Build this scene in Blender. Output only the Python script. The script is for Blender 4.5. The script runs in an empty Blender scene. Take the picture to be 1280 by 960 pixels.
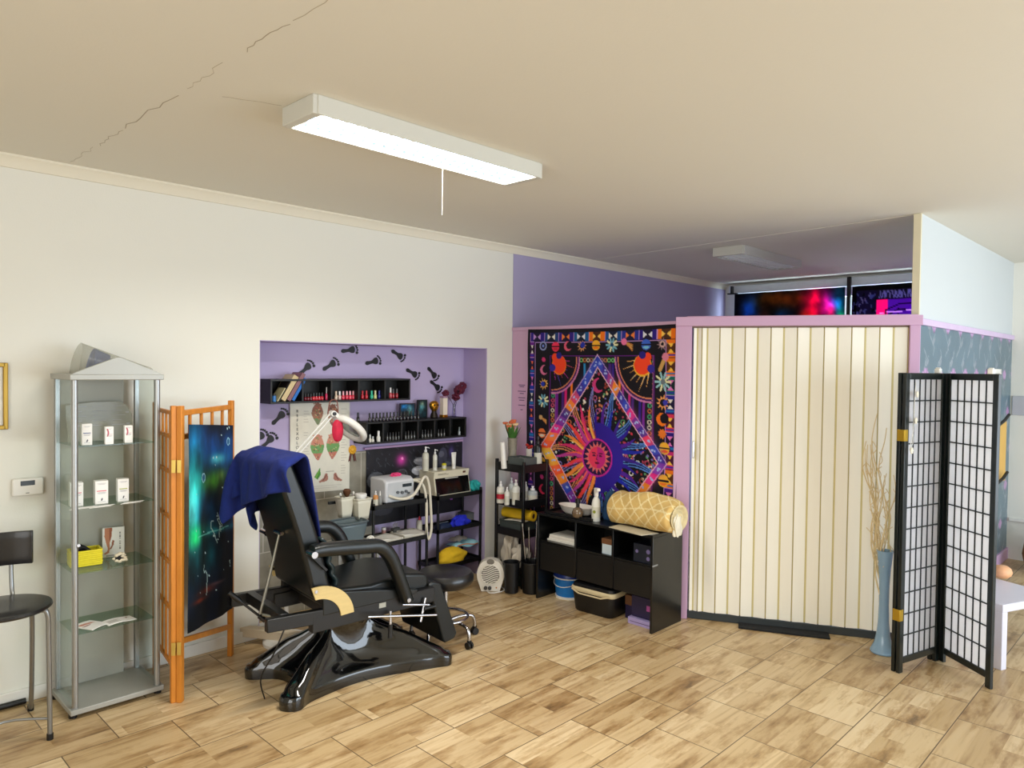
import bpy, bmesh, math, random
import numpy as np
from mathutils import Vector, Matrix
random.seed(7); rng = np.random.default_rng(7)
C = bpy.context.scene.collection
SC = bpy.context.scene
PI = math.pi
# ------------------------------------------------------------------ camera, world, light, exposure
F_, YAW, PITCH, ROLL, EYE = 907.86, 0.77426973, 0.02428308, -0.01229329, 1.85
cy_, sy_, cp_, sp_, cr_, sr_ = math.cos(YAW), math.sin(YAW), math.cos(PITCH), math.sin(PITCH), math.cos(ROLL), math.sin(ROLL)
FW = np.array([cy_*cp_, sy_*cp_, -sp_]); RT = np.array([sy_, -cy_, 0.]); DN = np.cross(FW, RT)
ROT = np.array([cr_*RT+sr_*DN, -sr_*RT+cr_*DN, FW]); EYEP = np.array([0, 0, EYE])
cam = bpy.data.objects.new('camera', bpy.data.cameras.new('camera')); C.objects.link(cam)
cam.data.sensor_width = 36; cam.data.lens = 36*F_/1280; cam.data.clip_start = .05
_m = Matrix.Identity(4)
for i in range(3):
    _m[i][0], _m[i][1], _m[i][2], _m[i][3] = ROT[0][i], -ROT[1][i], -ROT[2][i], EYEP[i]
cam.matrix_world = _m
SC.camera = cam
SC.view_settings.view_transform = 'Standard'; SC.view_settings.look = 'None'
SC.view_settings.gamma = 1; SC.view_settings.use_curve_mapping = False
SC.view_settings.exposure = 0.32
SC.cycles.use_denoising = True; SC.cycles.max_bounces = 8; SC.cycles.transparent_max_bounces = 24
SC.cycles.caustics_reflective = False; SC.cycles.caustics_refractive = False; SC.cycles.sample_clamp_indirect = 6
world = bpy.data.worlds.new('World'); SC.world = world; world.use_nodes = True
world.node_tree.nodes['Background'].inputs[0].default_value = (.78, .88, 1, 1)
world.node_tree.nodes['Background'].inputs[1].default_value = .8

def area(name, loc, rot, sx, sy, power, col, spread=PI):
    l = bpy.data.lights.new(name, 'AREA'); l.shape = 'RECTANGLE'; l.size = sx; l.size_y = sy
    l.energy = power; l.color = col; l.spread = spread
    o = bpy.data.objects.new(name, l); C.objects.link(o); o.location = loc; o.rotation_euler = rot
    return o
# daylight through the shop windows behind and to the right of the camera
area('daylight_side', (4.9, -3.1, 1.45), (PI/2, 0, 0), 5.6, 2.3, 195, (.78, .89, 1))
area('daylight_street', (-2.3, -.2, 1.5), (PI/2, 0, -PI/2), 4.2, 2.3, 80, (1, .97, .91))
area('daylight_far', (9.0, 3.0, 2.0), (PI/2, 0, PI/2), 2.8, 1.8, 190, (.72, .86, 1))

# ------------------------------------------------------------------ pixel rays (1280 x 960) cut with a real plane
def ray(px, py): return ROT.T @ np.array([(px-640)/F_, (py-480)/F_, 1.])
def PZ(px, py, z=0.): d = ray(px, py); return Vector(EYEP+d*((z-EYE)/d[2]))
def PY(px, py, y): d = ray(px, py); return Vector(EYEP+d*(y/d[1]))
def PX(px, py, x): d = ray(px, py); return Vector(EYEP+d*(x/d[0]))
def PL(px, py, a, b):
    n = np.array([-(b[1]-a[1]), b[0]-a[0]]); d = ray(px, py)
    return Vector(EYEP+d*((n@np.array(a[:2]))/(n@d[:2])))

# ------------------------------------------------------------------ materials
def lin(c):
    out = []
    for v in c[:3]:
        v = v/255.
        out.append(v/12.92 if v <= .04045 else ((v+.055)/1.055)**2.4)
    return tuple(out)
MATS = {}
def mat(name, rgb, rough=.5, metal=0., var=.08, scale=9., bump=0., bscale=60., coat=0., stretch=(1, 1, 1), sheen=0.):
    if name in MATS: return MATS[name]
    m = bpy.data.materials.new(name); m.use_nodes = True; nt = m.node_tree; b = nt.nodes['Principled BSDF']
    c = lin(rgb)
    tc = nt.nodes.new('ShaderNodeTexCoord'); mp = nt.nodes.new('ShaderNodeMapping'); mp.inputs['Scale'].default_value = stretch
    nt.links.new(tc.outputs['Object'], mp.inputs[0])
    nz = nt.nodes.new('ShaderNodeTexNoise'); nz.inputs['Scale'].default_value = scale; nz.inputs['Detail'].default_value = 4
    nt.links.new(mp.outputs[0], nz.inputs['Vector'])
    mx = nt.nodes.new('ShaderNodeMix'); mx.data_type = 'RGBA'
    mx.inputs[6].default_value = (*[v*(1-var) for v in c], 1); mx.inputs[7].default_value = (*[min(1, v*(1+var)) for v in c], 1)
    nt.links.new(nz.outputs['Fac'], mx.inputs[0]); nt.links.new(mx.outputs[2], b.inputs['Base Color'])
    b.inputs['Roughness'].default_value = rough; b.inputs['Metallic'].default_value = metal
    b.inputs['Coat Weight'].default_value = coat; b.inputs['Sheen Weight'].default_value = sheen
    if bump:
        n2 = nt.nodes.new('ShaderNodeTexNoise'); n2.inputs['Scale'].default_value = bscale; n2.inputs['Detail'].default_value = 3
        nt.links.new(mp.outputs[0], n2.inputs['Vector'])
        bp = nt.nodes.new('ShaderNodeBump'); bp.inputs['Strength'].default_value = bump; bp.inputs['Distance'].default_value = .01
        nt.links.new(n2.outputs['Fac'], bp.inputs['Height']); nt.links.new(bp.outputs[0], b.inputs['Normal'])
    MATS[name] = m
    return m
def emit(name, rgb, s):
    m = bpy.data.materials.new(name); m.use_nodes = True; b = m.node_tree.nodes['Principled BSDF']
    b.inputs['Base Color'].default_value = (*lin(rgb), 1); b.inputs['Emission Color'].default_value = (*lin(rgb), 1); b.inputs['Emission Strength'].default_value = s
    return m
def pane(name, tint=(235, 242, 238), gloss=.12):
    m = bpy.data.materials.new(name); m.use_nodes = True; nt = m.node_tree; nt.nodes.clear()
    out = nt.nodes.new('ShaderNodeOutputMaterial'); mx = nt.nodes.new('ShaderNodeMixShader')
    t = nt.nodes.new('ShaderNodeBsdfTransparent'); t.inputs[0].default_value = (*lin(tint), 1)
    g = nt.nodes.new('ShaderNodeBsdfGlossy'); g.inputs['Roughness'].default_value = .04
    f = nt.nodes.new('ShaderNodeLayerWeight'); f.inputs[0].default_value = .5
    e = nt.nodes.new('ShaderNodeMath'); e.operation = 'POWER'; e.inputs[1].default_value = 4.5; nt.links.new(f.outputs['Facing'], e.inputs[0])
    a = nt.nodes.new('ShaderNodeMath'); a.operation = 'MULTIPLY_ADD'; a.inputs[1].default_value = .55; a.inputs[2].default_value = gloss*.5; a.use_clamp = True
    nt.links.new(e.outputs[0], a.inputs[0]); nt.links.new(a.outputs[0], mx.inputs[0])
    nt.links.new(t.outputs[0], mx.inputs[1]); nt.links.new(g.outputs[0], mx.inputs[2]); nt.links.new(mx.outputs[0], out.inputs[0])
    return m
def cloudy(name, rgb, fac=.5, rough=.3):
    m = bpy.data.materials.new(name); m.use_nodes = True; nt = m.node_tree; b = nt.nodes['Principled BSDF']
    b.inputs['Base Color'].default_value = (*lin(rgb), 1); b.inputs['Roughness'].default_value = rough
    t = nt.nodes.new('ShaderNodeBsdfTransparent'); t.inputs[0].default_value = (*lin(rgb), 1)
    mx = nt.nodes.new('ShaderNodeMixShader'); mx.inputs[0].default_value = fac
    nt.links.new(t.outputs[0], mx.inputs[1]); nt.links.new(b.outputs[0], mx.inputs[2])
    nt.links.new(mx.outputs[0], nt.nodes['Material Output'].inputs[0])
    return m
def painted(name, rough=.7, bump=0., spec=.3):           # colour read from the sheet's own printed pattern
    m = bpy.data.materials.new(name); m.use_nodes = True; nt = m.node_tree; b = nt.nodes['Principled BSDF']
    a = nt.nodes.new('ShaderNodeAttribute'); a.attribute_name = 'Col'
    nt.links.new(a.outputs['Color'], b.inputs['Base Color']); b.inputs['Roughness'].default_value = rough
    b.inputs['Specular IOR Level'].default_value = spec
    if bump:
        n2 = nt.nodes.new('ShaderNodeTexNoise'); n2.inputs['Scale'].default_value = 300
        bp = nt.nodes.new('ShaderNodeBump'); bp.inputs['Strength'].default_value = bump; bp.inputs['Distance'].default_value = .003
        nt.links.new(n2.outputs['Fac'], bp.inputs['Height']); nt.links.new(bp.outputs[0], b.inputs['Normal'])
    return m

# ------------------------------------------------------------------ mesh builder
class M:
    def __init__(s, o=(0, 0, 0)): s.b = bmesh.new(); s.o = Vector(o); s.mi = 0
    def v(s, p): return s.b.verts.new(Vector(p)-s.o)
    def f(s, vs):
        try:
            fc = s.b.faces.new(vs); fc.material_index = s.mi; return fc
        except ValueError: return None
    def box(s, x0, x1, y0, y1, z0, z1):
        vs = [s.v((x, y, z)) for z in (z0, z1) for y in (y0, y1) for x in (x0, x1)]
        for q in ((0, 2, 3, 1), (4, 5, 7, 6), (0, 1, 5, 4), (1, 3, 7, 5), (3, 2, 6, 7), (2, 0, 4, 6)): s.f([vs[i] for i in q])
        return s
    def hexa(s, p):    # 8 points: bottom ring of 4, top ring of 4
        vs = [s.v(q) for q in p]
        for q in ((3, 2, 1, 0), (4, 5, 6, 7), (0, 1, 5, 4), (1, 2, 6, 5), (2, 3, 7, 6), (3, 0, 4, 7)): s.f([vs[i] for i in q])
        return s
    def bar(s, a, b, w, h, up=(0, 0, 1)):      # rectangular bar from a to b
        a, b, up = Vector(a), Vector(b), Vector(up); d = (b-a).normalized(); sd = d.cross(up)
        if sd.length < 1e-4: sd = Vector((1, 0, 0))
        sd.normalize(); u = sd.cross(d)
        P = lambda c: [c-sd*w/2-u*h/2, c+sd*w/2-u*h/2, c+sd*w/2+u*h/2, c-sd*w/2+u*h/2]
        return s.hexa(P(a)+P(b))
    def tube(s, pts, r, n=10, cap=True, closed=False):
        pts = [Vector(p) for p in pts]; k = len(pts); rr = r if isinstance(r, (list, tuple)) else [r]*k
        rings = []; prev = None
        for i, p in enumerate(pts):
            if closed: t = pts[(i+1) % k]-pts[i-1]
            else: t = pts[min(i+1, k-1)]-pts[max(i-1, 0)]
            t.normalize()
            if prev is None:
                a = Vector((0, 0, 1)) if abs(t.z) < .9 else Vector((1, 0, 0)); u = t.cross(a).normalized()
            else:
                u = (prev-t*prev.dot(t)).normalized()
            prev = u; w = t.cross(u)
            rings.append([s.v(p+(u*math.cos(2*PI*j/n)+w*math.sin(2*PI*j/n))*rr[i]) for j in range(n)])
        for i in range(k if closed else k-1):
            A, B = rings[i], rings[(i+1) % k]
            for j in range(n): s.f([A[j], A[(j+1) % n], B[(j+1) % n], B[j]])
        if cap and not closed: s.f(rings[0][::-1]); s.f(rings[-1])
        return s
    def cyl(s, a, b, r0, r1=None, n=20): return s.tube([a, b], [r0, r0 if r1 is None else r1], n)
    def lathe(s, prof, c=(0, 0, 0), n=24, sx=1., sy=1., open_=False):
        c = Vector(c); rings = []
        for r, z in prof:
            if r < 1e-5: rings.append([s.v(c+Vector((0, 0, z)))])
            else: rings.append([s.v(c+Vector((r*sx*math.cos(2*PI*j/n), r*sy*math.sin(2*PI*j/n), z))) for j in range(n)])
        for A, B in zip(rings, rings[1:]):
            for j in range(n):
                a, b2 = A[j % len(A)], A[(j+1) % len(A)]; c2, d = B[(j+1) % len(B)], B[j % len(B)]
                q = []
                for x in (a, b2, c2, d):
                    if x not in q: q.append(x)
                if len(q) > 2: s.f(q)
        if not open_:
            if len(rings[0]) > 1: s.f(rings[0][::-1])
            if len(rings[-1]) > 1: s.f(rings[-1])
        return s
    def ball(s, c, r, n=16, m=10):
        r = r if isinstance(r, (tuple, list)) else (r, r, r); c = Vector(c); rings = []
        for i in range(m+1):
            t = PI*i/m; z, q = -math.cos(t)*r[2], math.sin(t)
            rings.append([s.v(c+Vector((0, 0, z)))] if i in (0, m) else [s.v(c+Vector((q*r[0]*math.cos(2*PI*j/n), q*r[1]*math.sin(2*PI*j/n), z))) for j in range(n)])
        for A, B in zip(rings, rings[1:]):
            for j in range(n):
                q = []
                for x in (A[j % len(A)], A[(j+1) % len(A)], B[(j+1) % len(B)], B[j % len(B)]):
                    if x not in q: q.append(x)
                if len(q) > 2: s.f(q)
        return s
    def prism(s, poly, axis, t0, t1):           # 2d outline pushed along an axis
        def P(a, b, t): return {'x': (t, a, b), 'y': (a, t, b), 'z': (a, b, t)}[axis]
        A = [s.v(P(a, b, t0)) for a, b in poly]; B = [s.v(P(a, b, t1)) for a, b in poly]; n = len(poly)
        s.f(A[::-1]); s.f(B)
        for i in range(n): s.f([A[i], A[(i+1) % n], B[(i+1) % n], B[i]])
        return s
    def plate(s, O, U, V, poly, t=.002):        # outline in the plane (O; U, V), thickness t along U x V
        O, U, V = Vector(O), Vector(U), Vector(V); N = U.cross(V).normalized()
        A = [s.v(O+U*a+V*b) for a, b in poly]; B = [s.v(O+U*a+V*b+N*t) for a, b in poly]; n = len(poly)
        s.f(A[::-1]); s.f(B)
        for i in range(n): s.f([A[i], A[(i+1) % n], B[(i+1) % n], B[i]])
        return s
    def surf(s, fn, nu, nv):
        g = [[s.v(fn(i/nu, j/nv)) for j in range(nv+1)] for i in range(nu+1)]
        for i in range(nu):
            for j in range(nv): s.f([g[i][j], g[i+1][j], g[i+1][j+1], g[i][j+1]])
        return s
    def build(s, name, m, parent=None, bevel=0., smooth=True, seg=2, solid=0., sub=0, loc=None):
        bmesh.ops.recalc_face_normals(s.b, faces=s.b.faces[:])
        me = bpy.data.meshes.new(name); s.b.to_mesh(me); s.b.free()
        for k in (m if isinstance(m, (list, tuple)) else [m]): me.materials.append(k)
        if smooth:
            me.polygons.foreach_set('use_smooth', [True]*len(me.polygons)); me.set_sharp_from_angle(angle=math.radians(38))
        o = bpy.data.objects.new(name, me); C.objects.link(o)
        if parent: o.parent = parent
        elif loc is not None: o.location = loc
        else: o.location = s.o
        if solid: q = o.modifiers.new('solid', 'SOLIDIFY'); q.thickness = solid; q.offset = 0
        if bevel:
            q = o.modifiers.new('bevel', 'BEVEL'); q.width = bevel; q.segments = seg; q.limit_method = 'ANGLE'; q.angle_limit = math.radians(40)
        if sub: q = o.modifiers.new('sub', 'SUBSURF'); q.levels = sub; q.render_levels = sub
        return o
def thing(name, label, cat, loc=(0, 0, 0), rz=0., group=None):
    o = bpy.data.objects.new(name, None); C.objects.link(o); o.location = loc; o.rotation_euler = (0, 0, rz); o.empty_display_size = .05
    o['label'] = label; o['category'] = cat
    if group: o['group'] = group
    return o
def tag(o, label, cat, group=None):
    o['label'] = label; o['category'] = cat
    if group: o['group'] = group
    return o
def struct(o): o['kind'] = 'structure'; return o
def dup(root, loc, rz=0., label=None, group=None, name=None):
    r = root.copy(); C.objects.link(r); r.location = loc; r.rotation_euler = (0, 0, rz)
    if label: r['label'] = label
    if group: r['group'] = group
    for ch in list(root.children):
        c = ch.copy(); C.objects.link(c); c.parent = r
        for g in ch.children:
            d = g.copy(); C.objects.link(d); d.parent = c
    return r
def spline(pts, k=6, closed=False):
    P = [np.array(p, float) for p in pts]; n = len(P); out = []
    for i in range(n if closed else n-1):
        if closed: a, b, c, d = P[i-1], P[i], P[(i+1) % n], P[(i+2) % n]
        else: a, b, c, d = P[max(i-1, 0)], P[i], P[i+1], P[min(i+2, n-1)]
        for j in range(k):
            t = j/k; out.append(.5*((2*b)+(-a+c)*t+(2*a-5*b+4*c-d)*t*t+(-a+3*b-3*c+d)*t**3))
    if not closed: out.append(P[-1])
    return out

# ------------------------------------------------------------------ printed sheets: a pattern drawn into a colour per grid point
class Print:
    def __init__(s, W, H, step, bg):
        s.W, s.H, s.nx, s.ny = W, H, int(W/step)+1, int(H/step)+1
        s.img = np.zeros((s.ny, s.nx, 3)); s.img[:] = bg
        s.x, s.y = np.meshgrid(np.linspace(0, W, s.nx), np.linspace(0, H, s.ny))
    def put(s, k, c, a=1.): s.img[k] = s.img[k]*(1-a)+np.array(c)*a; return s
    def rect(s, x0, x1, y0, y1, c, a=1.): return s.put((s.x >= x0) & (s.x <= x1) & (s.y >= y0) & (s.y <= y1), c, a)
    def circ(s, x, y, r, c, a=1.): return s.put((s.x-x)**2+(s.y-y)**2 <= r*r, c, a)
    def ring(s, x, y, r, w, c): d = np.hypot(s.x-x, s.y-y); return s.put(np.abs(d-r) <= w/2, c)
    def ell(s, x, y, rx, ry, c, ang=0., a=1.):
        u, v = s.x-x, s.y-y; ca, sa = math.cos(ang), math.sin(ang)
        return s.put(((u*ca+v*sa)/rx)**2+((-u*sa+v*ca)/ry)**2 <= 1, c, a)
    def poly(s, pts, c, a=1.):
        k = np.zeros(s.x.shape, bool); n = len(pts)
        for i in range(n):
            (x0, y0), (x1, y1) = pts[i], pts[(i+1) % n]
            if y0 == y1: continue
            k ^= ((y0 > s.y) != (y1 > s.y)) & (s.x < (x1-x0)*(s.y-y0)/(y1-y0)+x0)
        return s.put(k, c, a)
    def line(s, p, q, w, c, a=1.):
        dx, dy = q[0]-p[0], q[1]-p[1]; L = dx*dx+dy*dy+1e-12
        t = np.clip(((s.x-p[0])*dx+(s.y-p[1])*dy)/L, 0, 1)
        return s.put(np.hypot(s.x-p[0]-t*dx, s.y-p[1]-t*dy) <= w/2, c, a)
    def path(s, pts, w, c, a=1.):
        for p, q in zip(pts, pts[1:]): s.line(p, q, w, c, a)
        return s
    def star(s, x, y, r0, r1, n, c, rot=0.):
        return s.poly([(x+(r1 if i % 2 else r0)*math.cos(rot+PI*i/n), y+(r1 if i % 2 else r0)*math.sin(rot+PI*i/n)) for i in range(2*n)], c)
    def glow(s, x, y, rx, ry, c, a, ang=0.):
        u, v = s.x-x, s.y-y; ca, sa = math.cos(ang), math.sin(ang)
        g = np.exp(-(((u*ca+v*sa)/rx)**2+((-u*sa+v*ca)/ry)**2))[..., None]*a
        s.img = s.img*(1-g)+np.array(c)*g; return s
    def mottle(s, amp, cells=8):
        n = np.zeros(s.x.shape)
        for o in range(4):
            k = cells*2**o; g = rng.random((k+2, k+2)); u, v = s.x/s.W*k, s.y/s.H*k
            i, j = u.astype(int), v.astype(int); fu, fv = u-i, v-j; fu, fv = fu*fu*(3-2*fu), fv*fv*(3-2*fv)
            n += (g[j, i]*(1-fu)*(1-fv)+g[j, i+1]*fu*(1-fv)+g[j+1, i]*(1-fu)*fv+g[j+1, i+1]*fu*fv-.5)/2**o
        s.img = s.img*(1+amp*n[..., None]); return s
    def sheet(s, name, fn, m, parent=None, o=(0, 0, 0), solid=0.):    # fn(x, y) -> world position, x to the right, y down
        X, Y, Z = fn(s.x.ravel(), s.y.ravel()); n = s.nx*s.ny
        co = np.stack([X-o[0], Y-o[1], Z-o[2]], 1).astype(np.float32)
        a = (np.arange(s.ny-1)[:, None]*s.nx+np.arange(s.nx-1)[None]).ravel()
        q = np.stack([a, a+s.nx, a+s.nx+1, a+1], 1).astype(np.int32)
        me = bpy.data.meshes.new(name); me.vertices.add(n); me.vertices.foreach_set('co', co.ravel())
        me.loops.add(q.size); me.loops.foreach_set('vertex_index', q.ravel()); me.polygons.add(len(q))
        me.polygons.foreach_set('loop_start', np.arange(0, q.size, 4, dtype=np.int32)); me.polygons.foreach_set('loop_total', np.full(len(q), 4, dtype=np.int32))
        me.update(); me.polygons.foreach_set('use_smooth', [True]*len(q))
        c = np.clip(s.img.reshape(-1, 3)/255., 0, 1); c = np.where(c <= .04045, c/12.92, ((c+.055)/1.055)**2.4)
        at = me.color_attributes.new('Col', 'FLOAT_COLOR', 'POINT'); at.data.foreach_set('color', np.concatenate([c, np.ones((n, 1))], 1).astype(np.float32).ravel())
        me.materials.append(m); ob = bpy.data.objects.new(name, me); C.objects.link(ob)
        if parent: ob.parent = parent
        else: ob.location = o
        if solid: k = ob.modifiers.new('solid', 'SOLIDIFY'); k.thickness = solid; k.offset = -1
        return ob

# ================================================================== THE ROOM
WY, PXW, CZ, EX = 4.6, 4.70, 2.93, 8.6
m_wall = mat('wall paint', (232, 231, 222), .85, var=.015, scale=1.5, bump=.05, bscale=120)
m_ceil = mat('ceiling paint', (224, 220, 208), .9, var=.02, scale=.7, bump=.04, bscale=90)
m_crack = mat('crack', (166, 156, 136), .9)
m_lilac = mat('lilac paint', (190, 176, 214), .8, var=.03, scale=2)
m_lav = mat('lavender paint', (170, 163, 197), .85, var=.03, scale=2)
m_pink = mat('pink paint', (204, 166, 198), .6, var=.03, scale=3)
m_white = mat('white gloss', (240, 238, 232), .4, var=.02)
m_blackp = mat('black plastic', (12, 13, 15), .4, var=.1)
m_blackmetal = mat('black metal', (9, 10, 11), .45, var=.1)
m_chrome = mat('chrome', (200, 200, 205), .18, 1.)
m_alu = mat('brushed aluminium', (172, 174, 174), .38, .85, var=.04)
m_glass = pane('clear glass', (246, 250, 248), .05)

def floor_mat():
    m = bpy.data.materials.new('wood look tiles'); m.use_nodes = True; nt = m.node_tree; b = nt.nodes['Principled BSDF']; L = nt.links.new
    N = nt.nodes.new
    tc = N('ShaderNodeTexCoord')
    mp = N('ShaderNodeMapping'); mp.inputs['Location'].default_value = (-.193-.2485+.497*10, -1.682+.3585*10, 0); L(tc.outputs['Object'], mp.inputs[0])
    def brick(w, h, mortar, off, freq, c1, c2, cm, src):
        k = N('ShaderNodeTexBrick'); k.offset = off; k.offset_frequency = freq; k.squash = 1
        k.inputs['Scale'].default_value = 1; k.inputs['Mortar Size'].default_value = mortar; k.inputs['Mortar Smooth'].default_value = .3
        k.inputs['Brick Width'].default_value = w; k.inputs['Row Height'].default_value = h; k.inputs['Bias'].default_value = 0
        k.inputs['Color1'].default_value = c1; k.inputs['Color2'].default_value = c2; k.inputs['Mortar'].default_value = cm
        L(src, k.inputs['Vector']); return k
    W1, K1 = (1, 1, 1, 1), (0, 0, 0, 1)
    tile = brick(.497, .3585, .003, .5, 2, K1, W1, K1, mp.outputs[0])
    plank = brick(.497, .1195, .0003, .41, 3, K1, W1, K1, mp.outputs[0])
    # each plank gets its own stretch of grain
    comb = N('ShaderNodeCombineXYZ'); a1 = N('ShaderNodeMath'); a1.operation = 'MULTIPLY_ADD'; a1.inputs[1].default_value = 7.; 
    L(plank.outputs['Color'], a1.inputs[0]); L(tile.outputs['Color'], a1.inputs[2]); L(a1.outputs[0], comb.inputs[2])
    add = N('ShaderNodeVectorMath'); L(mp.outputs[0], add.inputs[0]); L(comb.outputs[0], add.inputs[1])
    m2 = N('ShaderNodeMapping'); m2.inputs['Scale'].default_value = (1.5, 22, 5); L(add.outputs[0], m2.inputs[0])
    g = N('ShaderNodeTexNoise'); g.inputs['Scale'].default_value = 1.3; g.inputs['Detail'].default_value = 6; g.inputs['Distortion'].default_value = .6; L(m2.outputs[0], g.inputs['Vector'])
    m3 = N('ShaderNodeMapping'); m3.inputs['Scale'].default_value = (2.4, 8, 5); L(add.outputs[0], m3.inputs[0])
    p = N('ShaderNodeTexNoise'); p.inputs['Scale'].default_value = 1.; p.inputs['Detail'].default_value = 5; p.inputs['Roughness'].default_value = .65; L(m3.outputs[0], p.inputs['Vector'])
    def ramp(src, stops):
        r = N('ShaderNodeValToRGB'); e = r.color_ramp.elements
        while len(e) < len(stops): e.new(.5)
        for q, (pos, c) in zip(e, stops): q.position = pos; q.color = (*lin(c), 1)
        L(src, r.inputs[0]); return r.outputs[0]
    base = ramp(plank.outputs['Color'], ((0, (202, 178, 138)), (.35, (222, 201, 163)), (.7, (231, 212, 177)), (1, (209, 186, 147))))
    grain = ramp(g.outputs['Fac'], ((.28, (186, 164, 132)), (.48, (246, 241, 232)), (.72, (255, 255, 255))))
    patch = ramp(p.outputs['Fac'], ((.28, (118, 98, 74)), (.39, (208, 192, 170)), (.51, (255, 255, 255))))
    tint = ramp(tile.outputs['Color'], ((0, (226, 216, 202)), (1, (255, 252, 246))))
    def mul(a, c, f=1.):
        x = N('ShaderNodeMix'); x.data_type = 'RGBA'; x.blend_type = 'MULTIPLY'; x.inputs[0].default_value = f; L(a, x.inputs[6]); L(c, x.inputs[7]); return x.outputs[2]
    c = mul(mul(mul(base, grain, .7), patch, .8), tint)
    x = N('ShaderNodeMix'); x.data_type = 'RGBA'; L(tile.outputs['Fac'], x.inputs[0]); L(c, x.inputs[6]); x.inputs[7].default_value = (*lin((104, 86, 62)), 1)
    L(x.outputs[2], b.inputs['Base Color'])
    b.inputs['Roughness'].default_value = .36; b.inputs['Specular IOR Level'].default_value = .45
    bp = N('ShaderNodeBump'); bp.inputs['Strength'].default_value = .25; bp.inputs['Distance'].default_value = .002; bp.invert = True
    L(tile.outputs['Fac'], bp.inputs['Height']); L(bp.outputs[0], b.inputs['Normal'])
    return m
struct(M().box(-2.6, EX+.1, -3.3, 4.95, -.08, 0).build('floor', floor_mat(), smooth=False))
c = M(); c.box(-2.6, EX+.1, -3.3, 4.95, CZ, CZ+.1)
c.mi = 1
def crack(pts, w):
    for a, b in zip(pts, pts[1:]): c.bar((*a, CZ-.0004), (*b, CZ-.0004), w*.55, .001)
random.seed(3)
for y0, y1, w in ((4.5, 4.1, .002), (4.05, 3.7, .004), (3.66, 3.05, .006), (2.95, 2.6, .0018), (2.45, 2.15, .004), (2.12, 1.6, .002)):
    n = 9; crack([(1.157+random.uniform(-.014, .014), y0+(y1-y0)*i/n) for i in range(n+1)], w)
crack([(1.29+.03*i+random.uniform(-.01, .01), 2.93-.012*i) for i in range(8)], .0025)
c.mi = 2; c.bar((5.53, 1.54, CZ-.001), (5.80, 4.55, CZ-.001), .012, .004)   # joint between the ceiling boards
struct(c.build('ceiling', [m_ceil, m_crack, m_ceil], smooth=False))
# long wall with the niche cut into it
NX0, NX1, NZ = 2.29, 4.39, 2.005
w = M(); w.box(-2.6, NX0, WY, 4.95, 0, CZ).box(NX1, PXW, WY, 4.95, 0, CZ).box(NX0, NX1, WY, 4.95, NZ, CZ)
w.box(NX0, NX1, 4.91, 4.95, 0, NZ)
struct(w.build('wall_back', m_wall, smooth=False))
w = M(); w.box(NX0+.006, NX1-.006, 4.90, 4.91, 0, NZ-.006).box(NX0, NX0+.006, WY+.004, 4.91, 0, NZ).box(NX1-.006, NX1, WY+.004, 4.91, 0, NZ).box(NX0, NX1, WY+.004, 4.91, NZ-.006, NZ)
struct(w.build('wall_niche', m_lilac, smooth=False))
struct(M().box(PXW, EX, WY-.006, 4.95, 0, CZ).build('wall_lavender', m_lav, smooth=False))
def stone_mat():
    m = mat('stone tile', (146, 141, 126), .6, var=.6, scale=9, bump=.1, bscale=30); nt = m.node_tree; b = nt.nodes['Principled BSDF']
    k = nt.nodes.new('ShaderNodeTexBrick'); k.offset = .5; k.inputs['Scale'].default_value = 1; k.inputs['Brick Width'].default_value = .33; k.inputs['Row Height'].default_value = .33
    k.inputs['Mortar Size'].default_value = .004; k.inputs['Mortar'].default_value = (*lin((186, 180, 165)), 1)
    src = b.inputs['Base Color'].links[0].from_socket
    nt.links.new(src, k.inputs['Color1']); nt.links.new(src, k.inputs['Color2'])
    tc = nt.nodes.new('ShaderNodeTexCoord'); mp = nt.nodes.new('ShaderNodeMapping'); mp.inputs['Rotation'].default_value = (PI/2, 0, 0); mp.inputs['Location'].default_value = (0, .16, 0)
    nt.links.new(tc.outputs['Object'], mp.inputs[0]); nt.links.new(mp.outputs[0], k.inputs['Vector']); nt.links.new(k.outputs['Color'], b.inputs['Base Color'])
    return m
struct(M((2.3, 4.888, 0)).box(2.3, 3.42, 4.888, 4.9, 0, 1.16).build('trim_1', stone_mat(), smooth=False))
# cornice and skirting
cor = [(WY, CZ), (WY-.05, CZ), (WY-.05, CZ-.012), (WY-.036, CZ-.022), (WY-.02, CZ-.05), (WY-.014, CZ-.066), (WY, CZ-.066)]
struct(M().prism(cor, 'x', -2.6, EX).build('trim_2', mat('cornice paint', (232, 226, 208), .7, var=.01)))
struct(M().box(-2.6, 2.29, WY-.018, WY, 0, .075).box(4.39, 4.70, WY-.018, WY, 0, .075).build('baseboard_back', m_white, bevel=.004))
struct(M().box(NX0, 3.0, WY, WY+.05, 0, .08).build('trim_3', m_white, bevel=.004))
struct(M().tube([(-2.5, WY-.035, .018), (.4, WY-.035, .018), (.95, WY-.035, .018)], .015).build('trim_4', m_blackp))
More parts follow.
